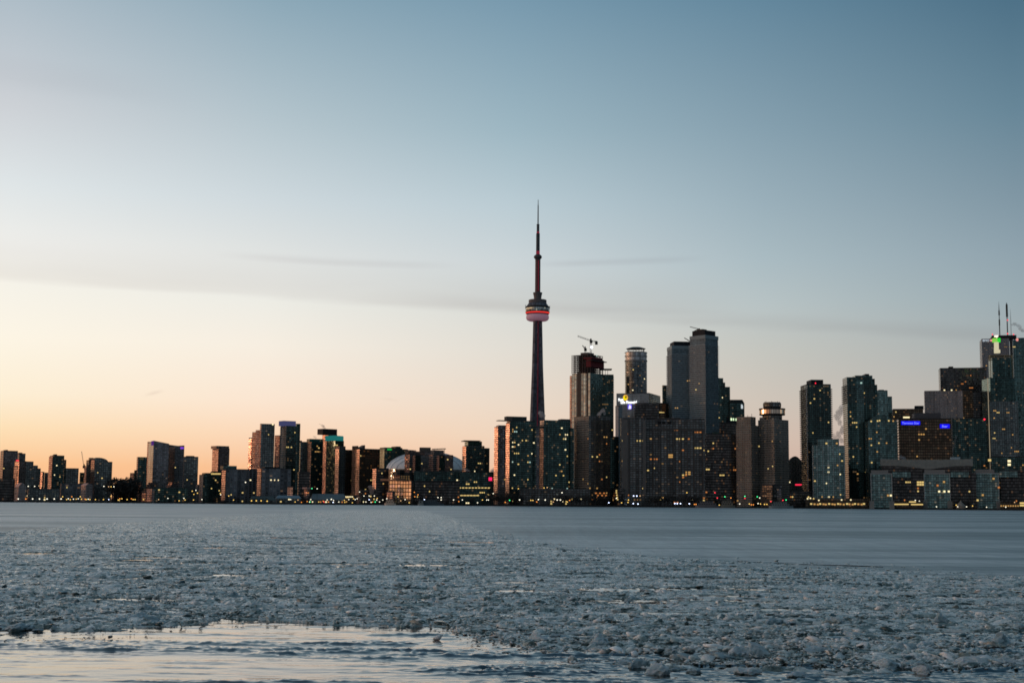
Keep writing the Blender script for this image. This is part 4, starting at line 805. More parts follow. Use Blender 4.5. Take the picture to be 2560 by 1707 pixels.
for i in range(40): t=2*math.pi*i/40; r1=RO(57); b.bar((r1*.99*math.cos(t),r1*.99*math.sin(t),zc(785)),(RO(52)*math.cos(t),RO(52)*math.sin(t),zc(787.5)),.5)
b.build('deck_ribs',DARK,s)
L_('observation_glass',[(59,780.9),(61,776),(61,771.5)],facade('pod_glass',(.08,.08,.08),(.6,.65,.6),7,3.2,.25,.05,dim=.12,dimst=.2,dimcol=(.9,.8,.4),rough=.2))
L_('upper_deck',[(61,771.5),(62.5,769.5),(62,767.5),(56,766)],pp('pod_dark_ring',(.05,.055,.055)))
b=MB()
for sgn in (-1,1):
    for t in (.1,-.2): b.bar((sgn*RO(60),t*10,zc(768)),(sgn*RO(63),t*10,zc(763.5)),.4)
b.build('deck_masts',DARK,s)
L_('pod_roof',[(57,766.5),(46,759),(44,758)],TC)
L_('pod_collar',[(45,758),(45,750.5),(43,749.8),(22,749.5)],pp('pod_collar_grey',(.17,.16,.16)))
L_('pod_neck',[(18,750),(20,740),(23,734),(23,731.5),(13.5,731)],pp('pod_collar_grey',(.17,.16,.16)))
L_('upper_shaft',[(13.8,732),(13.4,650)],pp('upper_shaft_concrete',(.13,.085,.09)),6)
b=MB(); b.box(-.55,.55,-RO(13.3)-.25,-RO(13)+.1,zc(728),zc(652)); b.build('upper_shaft_light',glow('dim_red_upper_light',(.32,.03,.05),.5),s)
L_('sky_pod',[(13,650.5),(14,648),(20,644.5),(20.5,642),(18,639.5),(12,637),(9.5,636.8)],pp('sky_pod_grey',(.10,.10,.105)))
L_('antenna_base',[(9.6,637),(9.4,584)],pp('antenna_dark',(.085,.10,.11)),12)
L_('antenna_red_ring',[(9.7,636),(9.7,628)],glow('red_antenna_light',(.45,.04,.08),.45),12)
L_('antenna_red_ring',[(7.4,584),(7.4,579.5)],glow('red_antenna_light',(.45,.04,.08),.45),12)
L_('antenna_middle',[(9.4,584.2),(7,583.5),(6.8,562)],pp('antenna_dark',(.085,.10,.11)),12)
L_('antenna_collar',[(7.4,563),(7.4,561)],pp('antenna_dark',(.085,.10,.11)),12)
L_('antenna_mast',[(3.2,562),(3.0,540),(2.6,514),(1.8,512),(1.4,500),(0,499)],pp('antenna_dark',(.085,.10,.11)),8)

# =================================================================== SHORE: ground, quay, lamps, trees, boats
shore=[(-2600,1870),(-400,1860),(200,1850),(430,1830),(560,1765),(700,1640),(1500,1500)]
b=MB(); pts=shore+[(9000,1500),(30000,30000),(-30000,30000),(-9000,1870)]
b.prism(pts,-2,GZ-.05); g=b.build('ground',plain('snowy_dark_ground',(.06,.06,.065),.9,scale=.02,var=.6)); tag(g,kind='structure')
b=MB()
for (xa,ya),(xb,yb) in zip(shore,shore[1:]):
    b.quad([(xa,ya-1,-1),(xb,yb-1,-1),(xb,yb-1,GZ+.2),(xa,ya-1,GZ+.2)],[(0,0)]*4); b.quad([(xa,ya-1,GZ+.2),(xb,yb-1,GZ+.2),(xb,yb+2,GZ+.2),(xa,ya+2,GZ+.2)],[(0,0)]*4)
g=b.build('quay_wall',plain('black_quay',(.02,.022,.022),.9)); tag(g,'long low black quay wall along the whole city shore','quay wall')
def shoreY(x):
    for (xa,ya),(xb,yb) in zip(shore,shore[1:]):
        if xa<=x<=xb: return ya+(yb-ya)*(x-xa)/(xb-xa)
    return 1860
def spos(px,py=1255,back=6):
    D=1850
    for _ in range(6): D=shoreY(math.tan(azi(px,py))*D)+back
    return math.tan(azi(px,py))*D,D
LC={'w':glow('lamp_white',(1,.93,.72),2.3),'y':glow('lamp_yellow',(1,.62,.14),2.0),'o':glow('lamp_orange',(1,.33,.06),2),'b':glow('lamp_blue_white',(.62,.72,1),5),'g':glow('lamp_green',(.05,.9,.3),3),'r':glow('lamp_red',(1,.04,.06),3),'d':glow('lamp_dim',(1,.6,.3),1.3)}
_lh={}
def lamp(px,py,c,label,group,rad=1.1,back=6,cat='street lamp',name='street_lamp'):
    rad*=.82
    x,y=spos(px,py,back); z=zat(px,py,math.hypot(x,y)); z=max(z,GZ+1.2)
    r=root(name,label,cat,Matrix.Translation((x,y,GZ-.05)),group)
    k=('p',round(z)); 
    if k not in _lh:
        b=MB(); h=max(.6,z-GZ-.3); b.lathe([(.22,0),(.12,h)],6); b.bar((0,0,h-.1),(0,-.5,h+.05),.12); _lh[k]=b.mesh('pole',DARK)
    o=bpy.data.objects.new('pole',_lh[k]); COL.objects.link(o); place(o,r)
    k=('l',c,rad)
    if k not in _lh:
        b=MB(); b.lathe([(.001,-rad*.8),(rad*.7,-rad*.5),(rad,0),(rad*.7,rad*.5),(.001,rad*.8)],10); _lh[k]=b.mesh('lamp_head',LC[c])
    o=bpy.data.objects.new('lamp_head',_lh[k]); COL.objects.link(o); place(o,r,r.matrix_world@Matrix.Translation((0,-.6,z-GZ)))
for px in (46,65,82,99,118,136,153): lamp(px,1246.5,'w' if px!=65 else 'o','round white lamp in the evenly spaced row on the far left shore','evenly spaced white lamps on the far left shore',1.15)
for px,py,c in ((157,1241,'y'),(167,1248,'y'),(171,1246,'w'),(176,1248,'y'),(180,1241,'o'),(184,1247,'w'),(191,1247,'y'),(196,1246,'w'),(201,1241,'y'),(204,1247,'y'),(213,1247,'o'),(216,1248,'y'),(221,1247,'w'),(225,1248,'y'),(239,1248,'y'),(259,1248,'y'),(272,1248,'b'),(278,1240,'y'),(296,1249,'y'),(300,1246,'o'),(305,1246,'y'),(318,1248,'y'),(329,1246,'o'),(333,1248,'y'),(338,1248,'y'),(359,1248,'y')):
    lamp(px,py,c,'small yellow lamp in the crowded cluster on the left shore','crowded yellow lamps on the left shore',.95 if c!='b' else .7)
for px,py,c in ((71,1215,'w'),(87,1215,'w'),(98,1214,'d'),(104,1214,'d'),(260,1215,'w'),(272,1216,'d'),(278,1216,'y'),(285,1216,'w')):
    lamp(px,py,c,'high lamp on a tall pole behind the far left shore','high lamps behind the far left shore',.95,back=60)
for px,py,c in ((397,1248,'d'),(420,1245,'w'),(448,1251,'y'),(460,1245,'w'),(463,1249,'y'),(484,1249,'y'),(505,1248,'w'),(481,1227,'y'),(490,1225,'w'),(494,1232,'y'),(485,1235,'y'),(552,1236,'w'),(572,1239,'y'),(584,1249,'y'),(551,1233,'y')):
    lamp(px,py,c,'small lamp on the shore below the stepped terrace blocks and dark low block','lamps below the stepped terraces',.9)
for px,py,c in ((629,1251,'y'),(641,1251,'y'),(653,1251,'y'),(668,1252,'y')):
    lamp(px,py,c,'dim yellow lamp under a small tree by the green roofed shed','dim lamps under the small quay trees',1.1,back=4)
lamp(614,1205,'w','tall single light mast on the quay before the left long grey slab',None,1.1,back=20)
for i,(px,py,c) in enumerate([(738,1254,'y'),(727,1248,'w'),(745,1249,'d'),(754,1255,'o'),(768,1253,'o'),(774,1254,'w'),(777,1248,'w'),(775,1254,'g'),(797,1254,'y'),(808,1252,'o'),(810,1254,'r'),(818,1249,'w'),(821,1254,'o'),(828,1248,'w'),(829,1247,'w'),(834,1250,'w'),(833,1255,'b'),(847,1254,'w'),(861,1250,'y'),(862,1255,'y'),(872,1248,'w'),(881,1256,'y'),(884,1246,'y'),(888,1248,'w'),(893,1246,'w'),(899,1229,'w'),(910,1239,'w'),(915,1254,'w'),(923,1239,'w'),(923,1248.5,'b'),(928,1255,'w'),(932,1254,'o'),(936,1239,'w'),(938,1254,'g'),(943,1245,'y'),(942,1249,'w'),(949,1254,'w'),(957,1249,'w'),(780,1220.5,'g'),(793,1221,'w')]):
    lamp(px,py,c,'small bright light among the crowded quay lights left of the glass office','crowded quay lights left of the glass office',.85)
for px,py,c in ((967,1246,'w'),(995,1241,'y'),(1013,1248,'w'),(1023,1256,'y'),(1002,1251,'d'),(1037,1241,'o'),(1045,1236,'o'),(1036,1230,'o'),(1061,1248,'b'),(1095,1243,'w'),(1103,1243,'w'),(1103,1249,'w'),(1134,1249,'w'),(1147,1253,'o'),(1156,1249,'w'),(1194,1256,'w'),(1206,1249,'y'),(1217,1249,'w'),(1221,1249,'w'),(1233,1233,'w')):
    lamp(px,py,c,'scattered light on the quay between glass office and left waterfront condo','scattered lights right of the glass office',.9)
for px,py,c in ((1274,1250,'g'),(1299,1249,'w'),(1263,1255,'o'),(1296,1221,'y'),(1327,1250,'y'),(1332,1250,'y'),(1346,1248,'w'),(1342,1254,'o'),(1363,1249,'w'),(1360,1219,'y'),(1393,1249,'w'),(1401,1249,'w'),(1418,1254,'y'),(1424,1250,'o'),(1405,1231,'w'),(1383,1254,'d'),(1368,1218,'d')):
    lamp(px,py,c,'small pale light at the foot of the dark arched podium','lights at the foot of the arched podium',.95 if c!='w' else 1.1)
for px,py,c in ((1522,1256,'b'),(1541,1245,'w'),(1554,1256,'y'),(1570,1255,'y'),(1571,1249,'y'),(1584,1239,'b'),(1592,1239,'b'),(1583,1258,'b'),(1595,1259,'b'),(1600,1239,'d')):
    lamp(px,py,c,'bluish white light on the quay below the wing of the dark hotel','bluish lights below the dark hotel wing',1.0)
for px,py,c in ((1687,1258,'b'),(1693,1258,'b'),(1701,1258,'b'),(1723,1258.5,'b'),(1736,1260,'o'),(1740,1260,'o'),(1717,1231,'y'),(1778,1261,'y'),(1798,1262,'y'),(1849,1259,'w')):
    lamp(px,py,c,'light on the quay below the right half of the dark hotel slab','lights below the dark hotel slab',1.0)
for px,py,c in ((1793,1244,'r'),(1787,1231,'r'),(1812,1241,'g'),(1827,1244,'o'),(1862,1240,'g'),(1862,1245,'r'),(1893,1241,'g'),(1899,1244,'w'),(1965,1249,'g'),(1957,1250,'r'),(1927,1253,'r')):
    lamp(px,py,c,'small coloured traffic light standing above the quay by the concrete hotel towers','coloured traffic lights above the quay',.95,cat='traffic light',name='traffic_light')
for px,py,c in ((1873,1259,'y'),(1878,1261,'o'),(1883,1261,'o'),(1895,1258,'w'),(1901,1259,'y'),(1911,1260,'y'),(1917,1260,'y'),(2047,1259,'b'),(2040,1261,'b'),(2019,1258,'w')):
    lamp(px,py,c,'warm light on the quay below the concrete hotel towers','warm lights below the concrete hotel towers',1.0)
for px,py,c in ((2200,1262,'y'),(2150,1264,'w'),(2213,1252,'w'),(2247,1265,'w'),(2288,1250,'w'),(2298,1252,'w'),(2293,1265,'w'),(2341,1266,'w'),(2394,1266,'w'),(2390,1262,'y'),(2416,1266,'w'),(2431,1264,'y'),(2466,1267,'w'),(2514,1267,'w'),(2536,1255,'d')):
    lamp(px,py,c,'small white lamp at the water edge before the long quay terminal','water edge lamps before the quay terminal',.9,back=3)
# --- trees: bare dark winter trees
bark=plain('dark_bark',(.035,.03,.03),.9); twig=plain('dark_twigs',(.045,.045,.042),.9)
def tree_mesh(seed,h=9.,n=130):
    rs=random.Random(seed); t=MB(); t.bar((0,0,0),(0,0,h*.45),.5,w2=.3); c=MB()
    tips=[]
    for i in range(9):
        a=i*2.4; z=h*(.25+.05*i); e=Vector((math.cos(a)*h*rs.uniform(.2,.36),math.sin(a)*h*rs.uniform(.2,.36),z+h*rs.uniform(.15,.35))); t.bar((0,0,min(z,h*.44)),e,.25,w2=.08); tips.append(e)
    t.bar((0,0,h*.44),(0,0,h*.9),.25,w2=.06); tips.append(Vector((0,0,h*.85)))
    for i in range(n):
        e=rs.choice(tips)+Vector((rs.gauss(0,1),rs.gauss(0,1),rs.gauss(0,.9)))*h*.085; d=Vector((rs.gauss(0,1),rs.gauss(0,1),rs.uniform(0,1.3))).normalized()*rs.uniform(.5,1.3); g=Vector((rs.gauss(0,1),rs.gauss(0,1),rs.gauss(0,1))).normalized()*.28
        c.quad([tuple(e-g),tuple(e+g),tuple(e+d+g*.3),tuple(e+d-g*.3)],[(0,0)]*4)
    return t.mesh('trunk',bark),c.mesh('crown',twig)
TM=[tree_mesh(i) for i in range(3)]
def tree(px,py,label,group,back,i,D=None):
    x,y=spos(px,1250,back); z=zat(px,py,math.hypot(x,y)); sc=max(.4,(z-GZ)/9.)
    r=root('bare_tree',label,'tree',Matrix.Translation((x,y,GZ-.05))@Matrix.Rotation(i*1.3,4,'Z')@Matrix.Diagonal((sc*1.2,sc*1.2,sc,1)),group)
    for nm,me in zip(('trunk','crown'),TM[i%3]):
        o=bpy.data.objects.new(nm,me); COL.objects.link(o); o.parent=r; WM[o.name]=WM[r.name]
rs=random.Random(3)
for i in range(16): tree(281+i*3.4+rs.uniform(-1,1),1199-rs.uniform(-2,4)+ (3 if i<7 else 0),'dark tree in the wooded strip right of the round topped tower','trees right of the round topped tower',150+rs.uniform(0,60),i)
for i in range(14): tree(1228+i*6+rs.uniform(-2,2),1238-rs.uniform(-4,8),'bare dark tree on the quay at the foot of the left waterfront condo','trees at the foot of the left waterfront condo',12+rs.uniform(0,15),i)
for i in range(12): tree(1385+i*11+rs.uniform(-3,3),1240-rs.uniform(-3,5),'bare dark tree on the quay before the brown square tower','trees before the brown square tower',12+rs.uniform(0,12),i)
for i,px in enumerate((630,640,653,668)): tree(px,1244,'small tree with yellow lamp light below on the quay by the green roofed shed','small quay trees by the green roofed shed',10,i)
for i in range(14): tree(1625+i*9.5+rs.uniform(-3,3),1240-rs.uniform(-3,4),'bare dark tree on the quay before the dark hotel slab','trees before the dark hotel slab',12+rs.uniform(0,12),i)
for i,px in enumerate((440,470,510,536,548,590,760,945,1010,1070,1120,1180,1975,1990,2405,2420)): tree(px,1243-rs.uniform(-2,4) if px<1900 else 1250,'lone bare dark tree standing among the quay lights','lone trees among the quay lights',14,i)
# --- boats moored at the quay
def boat(label,x0,x1,ytop,hull,cab,D,decks=2,name='moored_boat',light=None):
    fr=Fr(x0,x0,x1,ytop,D,L=9); M=Matrix.Translation((fr.O.x,fr.O.y,0))@Matrix.Rotation(fr.th,4,'Z'); W=fr.W; H=zat((x0+x1)/2,ytop,fr.O.length)
    r=root(name,label,'boat',M); b=MB(); hh=H*.38; n=10; Lw=4.2
    out=[(W*t, Lw*(1-abs(2*t-1)**4)**.5*(1 if t<.75 else 1-(t-.75)*2)) for t in [i/n for i in range(n+1)]]
    for (xa,wa),(xb,wb) in zip(out,out[1:]):
        for sg in (-1,1):
            p=[(xa,sg*wa*.8,0.),(xb,sg*wb*.8,0.),(xb,sg*wb,hh),(xa,sg*wa,hh)]; b.quad(p if sg<0 else p[::-1],[(0,0)]*4)
        b.quad([(xa,-wa,hh),(xb,-wb,hh),(xb,wb,hh),(xa,wa,hh)],[(0,0)]*4)
    b.build('hull',hull,r)
    for d in range(decks):
        b=MB(); z0=hh+.01+d*(H-hh)/decks; z1=hh+(d+1)*(H-hh)/decks-.25; e=W*(.12+.07*d); b.box(e,W-e*1.4,-2.8+.4*d,2.8-.4*d,z0,z1); b.box(e-1,W-e*1.4+1,-3.1+.4*d,3.1-.4*d,z1,z1+.24); dk=b.build('cabin',cab,r)
        for k in range(int((W-e*2.4)/3)):
            b=MB(); X=e+1.2+k*3; b.box(X,X+1.8,-2.84+.4*d,-2.8+.4*d-.003,z0+(z1-z0)*.35,z0+(z1-z0)*.8); w=b.build('cabin_window',DARK if not light else light,dk,M)
    b=MB(); b.bar((W*.55,0,H),(W*.55,0,H+4),.35); b.bar((W*.55,0,H+3),(W*.55+2,0,H+3),.2); b.build('mast',DARK,r); return r
boat('cream coloured two deck boat catching sunset light before the orange glass office',961,990,1248.5,plain('cream_hull',(.75,.55,.42),.5),plain('cream_cabin',(.8,.55,.4),.5),1840)
boat('dim grey blue boat moored right of the cream boat',1044,1110,1249,plain('slate_hull',(.07,.10,.12),.5),plain('slate_cabin',(.10,.13,.15),.5),1838)
boat('small white cabin boat at the left end of the grey blue boat',1046,1060,1251,plain('grey_white_hull',(.25,.27,.26),.5),plain('grey_white_cabin',(.25,.26,.25),.5),1830,1)
boat('grey ship with masts moored before the dark hotel slab, left of two',1738,1800,1252,plain('dim_grey_hull',(.16,.15,.16),.6),plain('dim_grey_cabin',(.17,.16,.17),.6),1826,2)
boat('yellowish grey ship moored right of the grey ship with masts',1800,1838,1251,plain('dim_cream_hull',(.19,.18,.15),.6),plain('dim_cream_cabin',(.22,.20,.16),.6),1824,2)
boat('pale blue grey tour boat moored below the concrete hotel towers',1922,1983,1254,plain('pale_blue_hull',(.20,.25,.27),.5),plain('pale_blue_cabin',(.20,.25,.26),.5),1805,2)
boat('black barge lying low at the quay left of the light mast',541,572,1251,plain('black_hull',(.012,.014,.016),.6),plain('black_cabin',(.015,.016,.018),.6),1850,1)
# small white tent
x,y=spos(2402,1258,8); r=root('white_tent','small pale conical tent on the quay between the second and third terminal bays','tent',Matrix.Translation((x,y,GZ)))
b=MB(); b.lathe([(6,0),(5.6,3.2)],8); b.build('tent_wall',plain('tent_canvas',(.3,.28,.25)),r); b=MB(); b.lathe([(6.6,3.2),(2,7.5),(.05,10.5)],8); b.build('tent_roof',plain('tent_canvas',(.3,.28,.25)),r)
# --- steam plumes
def steam(label,blobs,D,dens=.06,col=(.8,.8,.82),name='steam_plume'):
    """blobs: (px,py,radius px)"""
    bm=bmesh.new(); rs=random.Random(int(blobs[0][0])); P=[]; bb_=list(blobs)
    for (a1,b1,c1),(a2,b2,c2) in zip(blobs,blobs[1:]): bb_+= [((a1+a2)/2+rs.uniform(-1,1),(b1+b2)/2,(c1+c2)/2.2)]
    for px,py,rp in bb_:
        rp*=1.25
        A=azi(px,py); x=math.tan(A)*D; z=zat(px,py,math.hypot(x,D)); P.append((x,D,z,rp*D/FL))
    for x,y,z,r in P:
        for k in range(5):
            c=Vector((x,y,z))+Vector((rs.uniform(-1,1),rs.uniform(-1,1),rs.uniform(-1,1)))*r*.5
            res=bmesh.ops.create_icosphere(bm,subdivisions=3,radius=r*rs.uniform(.45,.8),matrix=Matrix.Translation(c))
            ph=[rs.uniform(0,6) for _ in range(6)]
            for v in res['verts']:
                d=v.co-c; n=d.normalized(); f=1+.22*math.sin(n.x*4+ph[0])*math.sin(n.y*5+ph[1])+.16*math.sin(n.z*8+ph[2]+n.x*6)+.08*math.sin(n.x*15+ph[3])*math.sin(n.z*14+ph[4]); v.co=c+d*f
    me=bpy.data.meshes.new(name); 
    bm.to_mesh(me); bm.free(); o=bpy.data.objects.new(name,me); COL.objects.link(o)
    md=o.modifiers.new('remesh','REMESH'); md.mode='VOXEL'; md.voxel_size=min(p[3] for p in P)*.16; bpy.context.view_layer.update()
    me2=bpy.data.meshes.new_from_object(o.evaluated_get(bpy.context.evaluated_depsgraph_get())); o.modifiers.clear(); o.data=me2; bpy.data.meshes.remove(me); me=me2; me.name=name; tag(o,label,'steam')
    key='steam%.3f%.2f'%(dens,col[0])
    if key not in _plain:
        mt,nt,out=newmat('steam_vapour'); v=N(nt,'VolumePrincipled'); v.inputs['Color'].default_value=(*col,1); v.inputs['Density'].default_value=dens*2.6; v.inputs['Anisotropy'].default_value=.2; nt.links.new(v.outputs[0],out.inputs['Volume']); _plain[key]=mt
    me.materials.append(_plain[key])
steam('white steam puff above the roof of the right waterfront condo',[(1356,1040,5),(1353,1033,5),(1360,1043,3)],1990,.12)
steam('grey white steam puff above the brown square tower roof',[(1498,1036,4),(1504,1030,4),(1509,1024,3.5),(1512,1034,3)],2010,.09)
steam('tall grey steam column rising between the black tower and the tall teal tower',[(2106,1105,5),(2098,1094,6),(2087,1090,5),(2104,1080,7),(2108,1068,6),(2092,1045,6),(2098,1033,8),(2106,1022,8),(2090,1040,5)],2120,.035,(.62,.58,.6))
steam('thin grey smoke arc drifting right of the masts at the right edge',[(2530,812,3),(2537,810,4),(2545,814,4),(2552,820,4),(2558,828,4)],2790,.03,(.45,.42,.44))
steam('small grey smoke wisp above the tower with the black square top',[(812,1071,2.6),(808,1066,3),(805,1063,2),(798,1060,1.4)],2470,.07,(.5,.45,.44))
steam('tiny white steam wisp above the tower with the yellow lit top floor',[(786,1092,2),(790,1094,2),(783,1091,1.5)],2300,.06)
steam('pale vase shaped steam plume on the quay left of the orange glass office',[(923,1219,4),(932,1220,5),(929,1228,4.5),(930,1234,3)],1950,.14,(.75,.66,.62))
steam('white steam beside the foot of the stepped condo tower',[(1163,1174,3),(1168,1176,3),(1172,1178,3),(1159,1172,2)],2120,.1,(.9,.85,.85))
steam('bluish white steam above the red square sign left of the waterfront condos',[(1232,1180,5),(1236,1174,4),(1229,1186,4),(1238,1184,4)],2090,.1,(.62,.62,.75))
steam('small white steam puff on the roof behind the terminal',[(2251,1141,4),(2257,1144,4),(2263,1146,3)],1900,.09)
steam('faint steam wisp at the left foot of the twin balcony towers',[(1684,1043,2.5),(1680,1046,2)],2100,.06)
# =================================================================== WORLD
w=bpy.data.worlds.new('World'); scn.world=w; w.use_nodes=True; nt=w.node_tree; nt.nodes.clear(); L=nt.links.new
out=nt.nodes.new('ShaderNodeOutputWorld')
tc=N(nt,'TexCoord'); sp=N(nt,'SeparateXYZ'); L(tc.outputs['Generated'],sp.inputs[0])
el=math_(nt,'MULTIPLY',math_(nt,'ARCSINE',sp.outputs[2]),180/math.pi)
az=math_(nt,'MULTIPLY',math_(nt,'ARCTAN2',sp.outputs[0],sp.outputs[1]),180/math.pi)
def ramp(stops):
    r=N(nt,'ValToRGB'); t=math_(nt,'POWER',math_(nt,'MAXIMUM',math_(nt,'DIVIDE',el,90.),0.),.5); L(t,r.inputs[0])
    e=r.color_ramp.elements; stops=sorted(stops)
    while len(e)<len(stops): e.new(.5)
    for q,(deg,c) in zip(e,stops): q.position=(deg/90)**.5; q.color=(*lin(c),1)
    return r.outputs[0]
rS=ramp([(0,(250,150,112)),(2,(252,170,125)),(5,(252,196,150)),(9,(248,214,182)),(15,(222,212,203)),(30,(140,155,170)),(90,(48,70,85))])
rL=ramp([(0,(250,172,126)),(1.3,(253,198,146)),(2.7,(254,225,184)),(4,(254,239,213)),(6.2,(254,246,230)),(8.5,(246,243,234)),(9.7,(240,239,235)),(12,(224,230,232)),(15,(205,209,214)),(20.5,(161,181,194)),(30,(108,138,160)),(90,(48,70,85))])
rLM=ramp([(0,(245,170,130)),(1.3,(250,193,148)),(2.7,(252,217,187)),(4,(252,230,210)),(6.2,(248,239,226)),(8,(238,237,230)),(9.7,(226,228,226)),(12,(207,217,222)),(15,(182,198,206)),(20.5,(134,164,181)),(30,(90,122,146)),(90,(48,70,85))])
rM=ramp([(0,(230,172,146)),(1.3,(238,194,165)),(2.7,(240,213,189)),(4,(236,218,201)),(6.2,(226,221,212)),(8,(216,219,215)),(9.7,(205,213,216)),(12,(187,204,212)),(15,(158,183,195)),(20.5,(117,151,172)),(30,(76,110,136)),(90,(48,70,85))])
rRM=ramp([(0,(208,165,147)),(1.3,(214,180,162)),(2.7,(213,191,176)),(4,(208,196,184)),(6.2,(196,197,191)),(8,(184,195,197)),(9.7,(171,188,195)),(12,(155,176,187)),(15,(134,160,175)),(20.5,(95,132,155)),(30,(60,94,120)),(90,(48,70,85))])
rR=ramp([(0,(184,160,150)),(2.7,(188,175,167)),(4,(178,174,169)),(6.2,(164,172,174)),(8,(152,169,176)),(9.7,(143,162,173)),(12,(126,149,163)),(15,(103,134,152)),(20.5,(67,105,129)),(30,(48,80,104)),(90,(48,70,85))])
rB=ramp([(0,(112,106,114)),(3,(114,116,124)),(8,(106,118,132)),(20,(91,109,121)),(40,(72,94,107)),(90,(48,70,85))])
def mr(v,a,b,smooth=False):
    n=N(nt,'MapRange'); n.clamp=True; L(v,n.inputs[0]); n.inputs[1].default_value=a; n.inputs[2].default_value=b
    if smooth: n.interpolation_type='SMOOTHSTEP'
    return n.outputs[0]
def mixc(f,a,b):
    m=N(nt,'Mix',data_type='RGBA'); L(f,m.inputs[0]); L(a,m.inputs[6]); L(b,m.inputs[7]); return m.outputs[2]
c=mixc(mr(az,-55,-20),rS,rL); c=mixc(mr(az,-20,-10),c,rLM); c=mixc(mr(az,-10,0),c,rM); c=mixc(mr(az,0,10),c,rRM); c=mixc(mr(az,10,20),c,rR); c=mixc(mr(az,20,70),c,rB)
c=mixc(mr(az,-105,-165,True),c,rB)
# sunset core just outside the left of the view
lobe=math_(nt,'MULTIPLY',math_(nt,'MULTIPLY',mr(az,-28,-62,True),mr(az,-125,-95,True)),mr(el,16,1,True))
vm=N(nt,'VectorMath',operation='SCALE'); L(c,vm.inputs[0]); L(math_(nt,'ADD',math_(nt,'MULTIPLY',lobe,.45),1.),vm.inputs['Scale']); c=vm.outputs[0]
# thin stretched cloud veils
def ae(px,py): d=sray(px,py); return math.degrees(math.atan2(d.x,d.y)),math.degrees(math.asin(d.z/d.length))
cv=N(nt,'CombineXYZ'); L(math_(nt,'MULTIPLY',az,.10),cv.inputs[0]); L(math_(nt,'MULTIPLY',el,.75),cv.inputs[1])
no=N(nt,'TexNoise'); no.inputs['Scale'].default_value=1.2; no.inputs['Detail'].default_value=5; no.inputs['Roughness'].default_value=.5; L(cv.outputs[0],no.inputs['Vector'])
nz=math_(nt,'SUBTRACT',no.outputs[0],.5)
def band(p0,p1,wu,wd,amp,a0,a1,f=2.5,wob=.5):
    (A0,E0),(A1,E1)=ae(*p0),ae(*p1); sl=(E1-E0)/(A1-A0)
    line=math_(nt,'ADD',math_(nt,'MULTIPLY',math_(nt,'SUBTRACT',az,A0),sl),E0)
    d=math_(nt,'ADD',math_(nt,'SUBTRACT',el,line),math_(nt,'MULTIPLY',nz,wob))
    up=mr(d,wu,0,True); dn=mr(d,-wd,0,True); b=math_(nt,'MULTIPLY',up,dn)
    b=math_(nt,'MULTIPLY',b,math_(nt,'MULTIPLY',mr(az,a0-f,a0+f,True),mr(az,a1+f,a1-f,True)))
    b=math_(nt,'MULTIPLY',b,math_(nt,'ADD',math_(nt,'MULTIPLY',no.outputs[0],1.2),.4))
    return math_(nt,'MULTIPLY',b,amp)
bands=[band((0,688),(1088,757),1.9,.32,.10,-30,8),band((1300,775),(2450,838),.6,.35,.085,-3,20),band((590,641),(1090,668),.25,.22,.08,-11,-3,1.5,.3),band((1400,660),(1700,650),.22,.2,.10,1.5,7,1.5,.2),band((365,985),(405,976),.11,.09,.10,-14.5,-14.0,.25,.25),band((955,996),(1000,1002),.10,.08,.05,-5.2,-4.7,.3,.2),band((0,185),(300,220),1.0,.8,.04,-40,-15,3,.8)]
tot=bands[0]
for b_ in bands[1:]: tot=math_(nt,'ADD',tot,b_)
cl=N(nt,'Mix',data_type='RGBA',blend_type='MULTIPLY'); L(tot,cl.inputs[0]); L(c,cl.inputs[6]); cl.inputs[7].default_value=(.12,.0,.05,1)
L(c,cl.inputs[6]); c=cl.outputs[2]
bg=N(nt,'Background'); L(c,bg.inputs[0]); bg.inputs[1].default_value=.97
sky=N(nt,'TexSky'); sky.sky_type='NISHITA'; sky.sun_disc=False; SUN_EL,SUN_AZ=R(2.5),R(-78)
sky.sun_elevation=SUN_EL; sky.sun_rotation=SUN_AZ
bg2=N(nt,'Background'); L(sky.outputs[0],bg2.inputs[0]); bg2.inputs[1].default_value=.05
mxs=N(nt,'MixShader'); mxs.inputs[0].default_value=.12; L(bg.outputs[0],mxs.inputs[1]); L(bg2.outputs[0],mxs.inputs[2]); 
add=N(nt,'AddShader'); bg.inputs[1].default_value=.98; bg2.inputs[1].default_value=.006
L(bg.outputs[0],add.inputs[0]); L(bg2.outputs[0],add.inputs[1]); L(add.outputs[0],out.inputs[0]); nt.nodes.remove(mxs)
sl=bpy.data.lights.new('sun','SUN'); sl.energy=.22; sl.angle=R(4); sl.color=(1,.45,.25); so=bpy.data.objects.new('sun',sl); COL.objects.link(so)
sd=Vector((math.sin(SUN_AZ)*math.cos(SUN_EL),math.cos(SUN_AZ)*math.cos(SUN_EL),math.sin(SUN_EL))); so.rotation_euler=sd.to_track_quat('Z','Y').to_euler()

